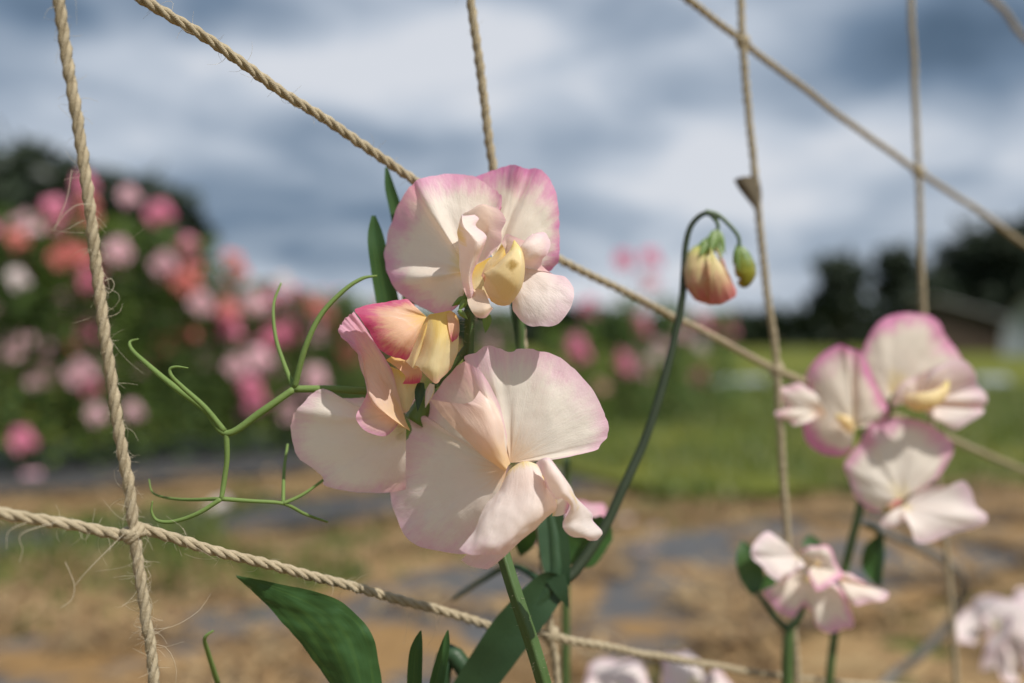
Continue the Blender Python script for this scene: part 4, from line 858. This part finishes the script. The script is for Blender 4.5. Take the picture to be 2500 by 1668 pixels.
# tendril: stalk from behind the flower, forking twice
TD = FOC + .006
def tdr(pts, radii): return stem([V(u, v, TD + d / 1000) for u, v, d in pts], [q * .86 for q in radii], 'tendril', 'tendril', 8)
tdr([(1200, 900, 30), (1000, 903, 14), (840, 898, 6), (760, 893, 4), (675, 893, 2)], [.0016, .0014, .00115, .0011, .0011])
tdr([(675, 893, 2), (600, 945, 0), (520, 995, -1), (470, 940, 0), (400, 888, 2), (340, 838, 5), (305, 805, 9), (298, 785, 11), (318, 778, 12)], [.00105, .0011, .0010, .0010, .00095, .0008, .0006, .0004, .0002])
tdr([(515, 990, -1), (470, 935, -2), (420, 890, -3), (395, 865, -4), (390, 848, -4), (405, 842, -4), (432, 845, -4)], [.0009, .0008, .0007, .0006, .0005, .0004, .0002])
tdr([(519, 990, -1), (521, 1050, -1), (515, 1100, -1), (508, 1145, -2)], [.0009, .0008, .0008, .0007])
tdr([(508, 1145, -2), (455, 1178, -3), (400, 1197, -3), (362, 1195, -3), (348, 1175, -3), (350, 1150, -3)], [.0007, .00065, .0006, .0005, .0004, .0002])
tdr([(508, 1145, -2), (430, 1147, 4), (380, 1142, 10), (350, 1130, 14), (342, 1100, 17)], [.0006, .0005, .0004, .0003, .0002])
tdr([(508, 1145, -2), (575, 1150, 0), (650, 1156, 4), (700, 1180, 8), (752, 1198, 12)], [.0007, .0006, .00055, .0005, .0003])
tdr([(650, 1156, 4), (695, 1135, 6), (742, 1102, 8)], [.0006, .0005, .0004]); tdr([(650, 1156, 4), (652, 1080, 12), (660, 1020, 20)], [.0006, .0005, .0004])
tdr([(675, 893, 2), (700, 800, 1), (735, 725, 2), (785, 670, 4), (830, 640, 6), (865, 633, 8)], [.0010, .0009, .0008, .0007, .0006, .0003])
tdr([(675, 893, 2), (650, 830, 7), (632, 770, 10), (628, 700, 14), (645, 650, 18)], [.0008, .0007, .0006, .0005, .0003])
tdr([(500, 1568, 30), (478, 1500, 22), (470, 1465, 18), (490, 1447, 18)], [.0009, .0008, .0006, .0003])
# leaves
petal('leaf', net_of(ZI, .262, [
    [(1480, 1500, 3.6), (1460, 1130, 2.7), (1425, 920, 2.2), (1380, 700, 1.8), (1260, 520, 1.4), (1000, 310, 0.5), (520, 190, -0.5), (60, 95, -1.4)],
    [(1400, 1500, 1.8), (1340, 1130, 1.4), (1300, 920, 1.4), (1230, 700, 0.9), (1080, 500, 0.5), (800, 330, 0.0), (430, 200, -0.5), (60, 95, -1.4)],
    [(1330, 1500, 0.5), (1200, 1130, 0.5), (1120, 920, 0.0), (1020, 700, 0.0), (860, 510, 0.0), (620, 340, 0.0), (340, 210, -0.5), (60, 95, -1.4)],
    [(1260, 1500, 1.4), (1080, 1130, 1.4), (960, 920, 0.9), (820, 700, 0.5), (640, 510, 0.5), (450, 340, 0.0), (260, 210, -0.5), (60, 95, -1.4)],
    [(1190, 1500, 3.1), (960, 1130, 2.7), (800, 900, 2.2), (640, 700, 1.4), (470, 510, 0.9), (320, 340, 0.5), (190, 220, 0.0), (60, 95, -1.4)]]), M['leaf'], plant, 26, 50, 'fan', seed=51, relief=.0009)
stem([ZI(1340, 1490, .263), V(970, 1800, .275), V(1050, 1900, .285), Vector((g0.x - .01, g0.y + .01, .2))], [.0012, .0013, .0014, .0018], 'stem', 'leaf_stalk')
ribbon(V, [(955, 1650, .268), (952, 1568, .266), (955, 1500, .265), (960, 1470, .265), (966, 1447, .265)], [.0018, .0020, .0018, .0012, .0002], 'leaf', 'leaf', plant, fold=.5)
ribbon(V, [(985, 1650, .268), (1002, 1568, .266), (1015, 1510, .266), (1023, 1475, .266), (1028, 1447, .266)], [.0016, .0019, .0016, .0011, .0002], 'leaf', 'leaf', plant, fold=.5)
ribbon(V, [(905, 740, .285), (888, 680, .283), (872, 600, .282), (862, 540, .282), (857, 495, .282)], [.0030, .0032, .0028, .0022, .0006], 'leaf', 'leaf', plant, fold=.3)
ribbon(V, [(945, 700, .292), (925, 560, .291), (908, 480, .290), (895, 430, .290), (887, 385, .290)], [.0024, .0022, .0018, .0014, .0004], 'leaf', 'leaf', plant, fold=.3)
ribbon(V, [(1290, 1210, .31), (1330, 1235, .315), (1370, 1240, .32), (1405, 1225, .325)], [.003, .0085, .0085, .002], 'leaf', 'leaf', plant, fold=.2)
ribbon(V, [(1240, 1170, .31), (1215, 1210, .315), (1203, 1250, .32), (1195, 1275, .322)], [.002, .0035, .003, .0005], 'leaf', 'leaf', plant, fold=.2)
stem([V(1262, 1350, .297), V(1180, 1300, .33), V(1110, 1330, .36), V(1040, 1375, .38)], [.0012, .0011, .001, .0008], 'stem_dark', 'leaf_stalk')
stem([V(1180, 1040, .30), V(1190, 860, .30), V(1196, 745, .298), V(1190, 640, .30)], [.0014, .0014, .0012, .001], 'stem', 'leaf_stalk')

# ================================================================== the plant out of focus at the right
DR = .385
gr = V(1880, 2000, .40)
plant2 = tag(empty('sweet_pea_plant', (gr.x, gr.y, .035)), 'sweet pea with three pale flowers in one head, magenta rims, farther along the netting', 'plant')
a1 = empty('flower', ZD(1050, 560, DR), plant2); a2 = empty('flower', ZD(600, 700, DR), plant2); a3 = empty('flower', ZD(960, 1150, DR), plant2)
petal('standard_petal', fan(ZD, DR, (880, 580, 2), [(830, 690, 3), (740, 620, 6, -2), (690, 480, 7, -2), (700, 350, 8, -2), (735, 250, 8, -2), (800, 165, 8, -2), (890, 118, 8, -2), (990, 108, 7, -2), (1090, 120, 6, -2), (1160, 165, 6, -2), (1195, 240, 7, -2), (1260, 320, 7, -2), (1300, 410, 6, -1), (1250, 520, 4), (1100, 600, 2)], -1.5), M['pinkrim'], a1, 60, 22, ripple=.0012, frill=.0004, seed=61)
petal('wing_petal', fan(ZD, DR, (1000, 640, -3), [(870, 670, -6), (885, 600, -9), (930, 535, -10, -2), (990, 500, -9), (1060, 470, -6, 2), (1150, 425, -8), (1200, 400, -10, -3), (1290, 385, -10, -3), (1370, 465, -9, -3), (1385, 540, -7, 0), (1440, 590, -9, -3), (1445, 640, -9, -3), (1400, 670, -6, 1), (1430, 700, -9, -2), (1340, 765, -10, -3), (1250, 812, -10, -4), (1180, 780, -8, -3), (1150, 700, -6)], -2), M['wing'], a1, 70, 20, ripple=.0010, seed=62)
pillow('keel', ZD, DR, [(950, 620, -10), (1030, 640, -13), (1120, 625, -14), (1185, 575, -13), (1212, 515, -12)], [30, 58, 52, 35, 8], [1.5, 3, 3, 2, .4], M['keel'], a1, 18, 14)
petal('standard_petal', fan(ZD, DR, (650, 800, -1), [(640, 930, 3), (560, 962, 4, -2), (450, 940, 5, -3), (370, 880, 6, -3), (340, 780, 7, -3), (330, 680, 8, -3), (350, 560, 8, -3), (370, 460, 6, -2), (450, 360, 4, -2), (560, 296, 3, -1), (600, 310, 1, 0), (640, 325, 2, 1), (690, 342, 1, -1), (745, 450, 0, -2), (790, 560, -1, -2), (835, 640, -2, -2), (852, 700, -3, -1), (800, 780, -2)], -2), M['pinkrim'], a2, 70, 22, ripple=.0012, frill=.0004, seed=63)
petal('wing_petal', fan(ZD, DR, (480, 720, -1), [(420, 580, -3), (330, 530, -5), (250, 545, -6), (185, 560, -6), (190, 620, -5), (240, 660, -4), (180, 700, -7), (190, 735, -7), (250, 750, -6), (300, 785, -7), (380, 760, -9), (440, 700, -9)], -3), M['cream_soft'], a2, 50, 16, ripple=.0012, seed=64)
pillow('keel', ZD, DR, [(640, 820, -4), (600, 760, -5), (540, 720, -4)], [20, 40, 8], [1.2, 2.2, .4], M['keel'], a2, 12, 12)
D5 = DR - .008
petal('standard_petal', fan(ZD, D5, (930, 1220, 0), [(830, 1305, 3), (740, 1290, 4, -1), (660, 1210, 5, -2), (630, 1120, 6, -2), (592, 1030, 7, -2), (620, 970, 7, -2), (690, 870, 7, -1), (740, 770, 4, 0), (850, 742, 6, 0), (980, 738, 7, -1), (1090, 765, 7, -2), (1170, 820, 7, -2), (1232, 885, 7, -2), (1236, 950, 6, -2), (1180, 1045, 5, -2), (1100, 1120, 3, -1), (1020, 1170, 1)], -1.5), M['cream'], a3, 60, 22, ripple=.0012, frill=.0004, seed=65)
petal('wing_petal', fan(ZD, D5, (950, 1260, -1), [(830, 1320, -3), (808, 1375, -6), (880, 1392, -7), (950, 1350, -9), (990, 1400, -11), (1030, 1482, -11, -3), (1130, 1475, -10, -3), (1260, 1420, -9, -3), (1350, 1402, -9, -3), (1430, 1372, -10, -3), (1442, 1320, -9, -2), (1378, 1262, -7, -1), (1350, 1170, -5, 0), (1290, 1112, -3, 0), (1200, 1140, -3, 0), (1080, 1142, -2, 1), (1000, 1190, -1, 1)], -2), M['wing'], a3, 60, 20, ripple=.0014, seed=66)
pillow('keel', ZD, D5, [(820, 1300, -1), (860, 1275, -4), (930, 1230, -4)], [12, 26, 14], [.8, 1.8, .8], M['bud'], a3, 10, 10)
def stem2(pts, radii, mat='stem', name='stem'): return obj(name, *tube(pts, radii, 10), M[mat], plant2)
stem2([ZD(830, 740, DR + .008), ZD(780, 900, DR + .010), ZD(720, 1100, DR + .010), V(1970, 1180, DR + .006), V(1950, 1260, DR + .005), V(1930, 1350, DR + .006), V(1915, 1460, DR + .006), V(1903, 1568, DR + .006), V(1890, 1800, DR + .01), Vector((gr.x, gr.y, .03))], [.0012, .0013, .0014, .0016, .0016, .0016, .0016, .0016, .0018, .002])
for o_, a, b in ((a1, (880, 640), (830, 740)), (a2, (690, 840), (800, 850)), (a3, (830, 1240), (760, 1010))):
    stem2([ZD(*a, DR + .004), ZD((a[0] + b[0]) / 2, (a[1] + b[1]) / 2 + 20, DR + .008), ZD(*b, DR + .009)], [.0009, .0009], name='pedicel')
    pillow('calyx', ZD, DR, [(b[0], b[1], 8), ((a[0] + b[0]) / 2, (a[1] + b[1]) / 2, 6), (a[0], a[1], 3)], [10, 32, 36], [.8, 2, 2], M['sepal'], o_, 10, 10)
# big petioles / leaves of that plant
ribbon(V, [(2010, 1340, .40), (2000, 1300, .40), (2005, 1260, .40), (2025, 1225, .40)], [.0008, .0042, .0042, .0008], 'leaf', 'leaf', plant2, fold=.3)
stem2([V(2015, 1345, .40), V(2022, 1280, .40), V(2015, 1220, .40), V(1985, 1205, .40)], [.0012, .0012, .001], 'stem_dark', 'leaf_stalk')
M['dry_stem'] = plain('dry_stem', (.13, .125, .115), (.20, .19, .175), 60, .8)
obj('dry_stem', *tube([V(1975, 1200, .41), V(2060, 1235, .48), V(2150, 1275, .55), V(2200, 1315, .60), V(2208, 1360, .63), V(2180, 1430, .64), V(2110, 1505, .64), V(2040, 1560, .64), V(1960, 1680, .60), Vector((gr.x + .01, gr.y + .02, .2))], [.0012, .0022, .003, .003, .003, .003, .003, .0025], 10), M['dry_stem'], plant2)

# ================================================================== lower flower head at the right
DH = .365
gh = V(1800, 2000, .37)
plant3 = tag(empty('sweet_pea_plant', (gh.x, gh.y, .035)), 'sweet pea with one pale flower nodding low, seen from above its wings', 'plant')
h1 = empty('flower', ZH(700, 600, DH), plant3)
petal('wing_petal', fan(ZH, DH, (660, 380, 2), [(560, 300, 0), (470, 210, -2), (380, 140, -4, -2), (280, 200, -6, -3), (200, 320, -8, -3), (240, 400, -9, -2), (320, 470, -10, -3), (380, 560, -12, -4), (470, 610, -12, -4), (560, 560, -10, -3), (640, 500, -9, -3), (720, 470, -8)], -2), M['wing'], h1, 50, 18, ripple=.0016, seed=71)
petal('wing_petal', fan(ZH, DH, (820, 440, 1), [(660, 330, 0), (740, 290, -2, -3), (860, 275, -3, -4), (960, 330, -4, -4), (1010, 430, -4, -3), (1060, 560, -5, -2), (980, 620, -9, -2), (900, 680, -11, -3), (820, 700, -12, -3), (770, 620, -11, -3), (740, 520, -8, -2)], -3), M['cream'], h1, 44, 18, ripple=.0012, seed=72)
petal('standard_petal', fan(ZH, DH, (760, 560, 3), [(640, 500, 1), (480, 620, 0), (320, 710, -2), (400, 820, -2), (500, 920, -2, -2), (600, 940, -2, -2), (680, 850, 0, -2), (780, 900, -1), (820, 1020, -2), (880, 1080, -3), (960, 1100, -3), (1080, 1060, -3), (1160, 1040, -3), (1140, 900, -2), (1080, 740, -1), (1000, 640, 1)], -2), M['cream'], h1, 60, 20, ripple=.0014, seed=73)
petal('wing_petal', fan(ZH, DH, (1010, 560, -2), [(1040, 530, -3), (1180, 580, -5), (1300, 640, -6), (1400, 680, -6, -1), (1490, 720, -6, -1), (1470, 790, -8, -2), (1320, 810, -9, -3), (1200, 840, -10, -3), (1130, 780, -9, -2), (1070, 680, -7, 0)], -2), M['cream_soft'], h1, 40, 16, ripple=.0012, seed=74)
def stem3(pts, radii, mat='stem', name='stem'): return obj(name, *tube(pts, radii, 10), M[mat], plant3)
stem3([ZH(760, 640, DH + .006), ZH(700, 830, DH + .003), ZH(640, 980, DH), ZH(570, 1060, DH), ZH(550, 1250, DH), ZH(545, 1568, DH), V(1800, 1800, DH), Vector((gh.x, gh.y, .03))], [.0010, .0012, .0013, .0018, .0021, .0021, .0021, .0022])
stem3([ZH(540, 1060, DH), ZH(440, 960, DH), ZH(340, 820, DH), ZH(240, 700, DH)], [.0014, .0012, .001, .0008], 'stem_dark', 'leaf_stalk')
ribbon(ZH, [(230, 740, .365), (220, 600, .366), (180, 450, .367), (150, 320, .368), (120, 240, .369)], [.0012, .0042, .0046, .0034, .0006], 'leaf', 'leaf', plant3, fold=.2)
ribbon(ZH, [(280, 690, .372), (340, 640, .373), (400, 600, .374), (440, 580, .375)], [.001, .003, .003, .0004], 'leaf', 'leaf', plant3, fold=.2)
ribbon(ZH, [(780, 300, .385), (770, 240, .386), (760, 180, .387)], [.003, .0034, .0006], 'leaf', 'leaf', plant3, fold=.2)
pillow('calyx', ZH, DH, [(700, 820, 5), (730, 720, 5), (760, 620, 4)], [20, 60, 66], [.8, 2, 2], M['sepal'], h1, 10, 10)

# ---- three more flower heads that only just show
def small_head(u, v, D, s, label, rot, n=3, col='white'):
    gp = V(u, v + 200, D); root = tag(empty('sweet_pea_plant', (gp.x, gp.y + .02, .035)), label, 'plant')
    c = V(u, v, D); L0 = WORLD_LOC[root.name]
    for j in range(n):
        link('flower', FM[col][j % 2], root, c - L0 + Vector((.02 * (j - 1), .006 * j, -.022 * (j % 2))), (-.5, .1 * j, rot + .5 * (j - 1)), [s] * 3)
    obj('stem', *tube([c + Vector((0, .012, .004)), c + Vector((0, .02, -.05)), Vector((L0.x, L0.y, .2)), Vector((L0.x, L0.y, .03))], [.0012, .0016, .0018, .002], 8), M['stem'], root)
small_head(1510, 1590, .45, .5, 'pale pink flower head below the lowest twine', .2)
small_head(2362, 1440, .55, .62, 'whitish flower head standing past the nodding flower on its own', -.4)
small_head(1305, 1085, .36, .42, 'pink flower half hidden behind the curled wings of the large flower', -.9, 2, 'blush')
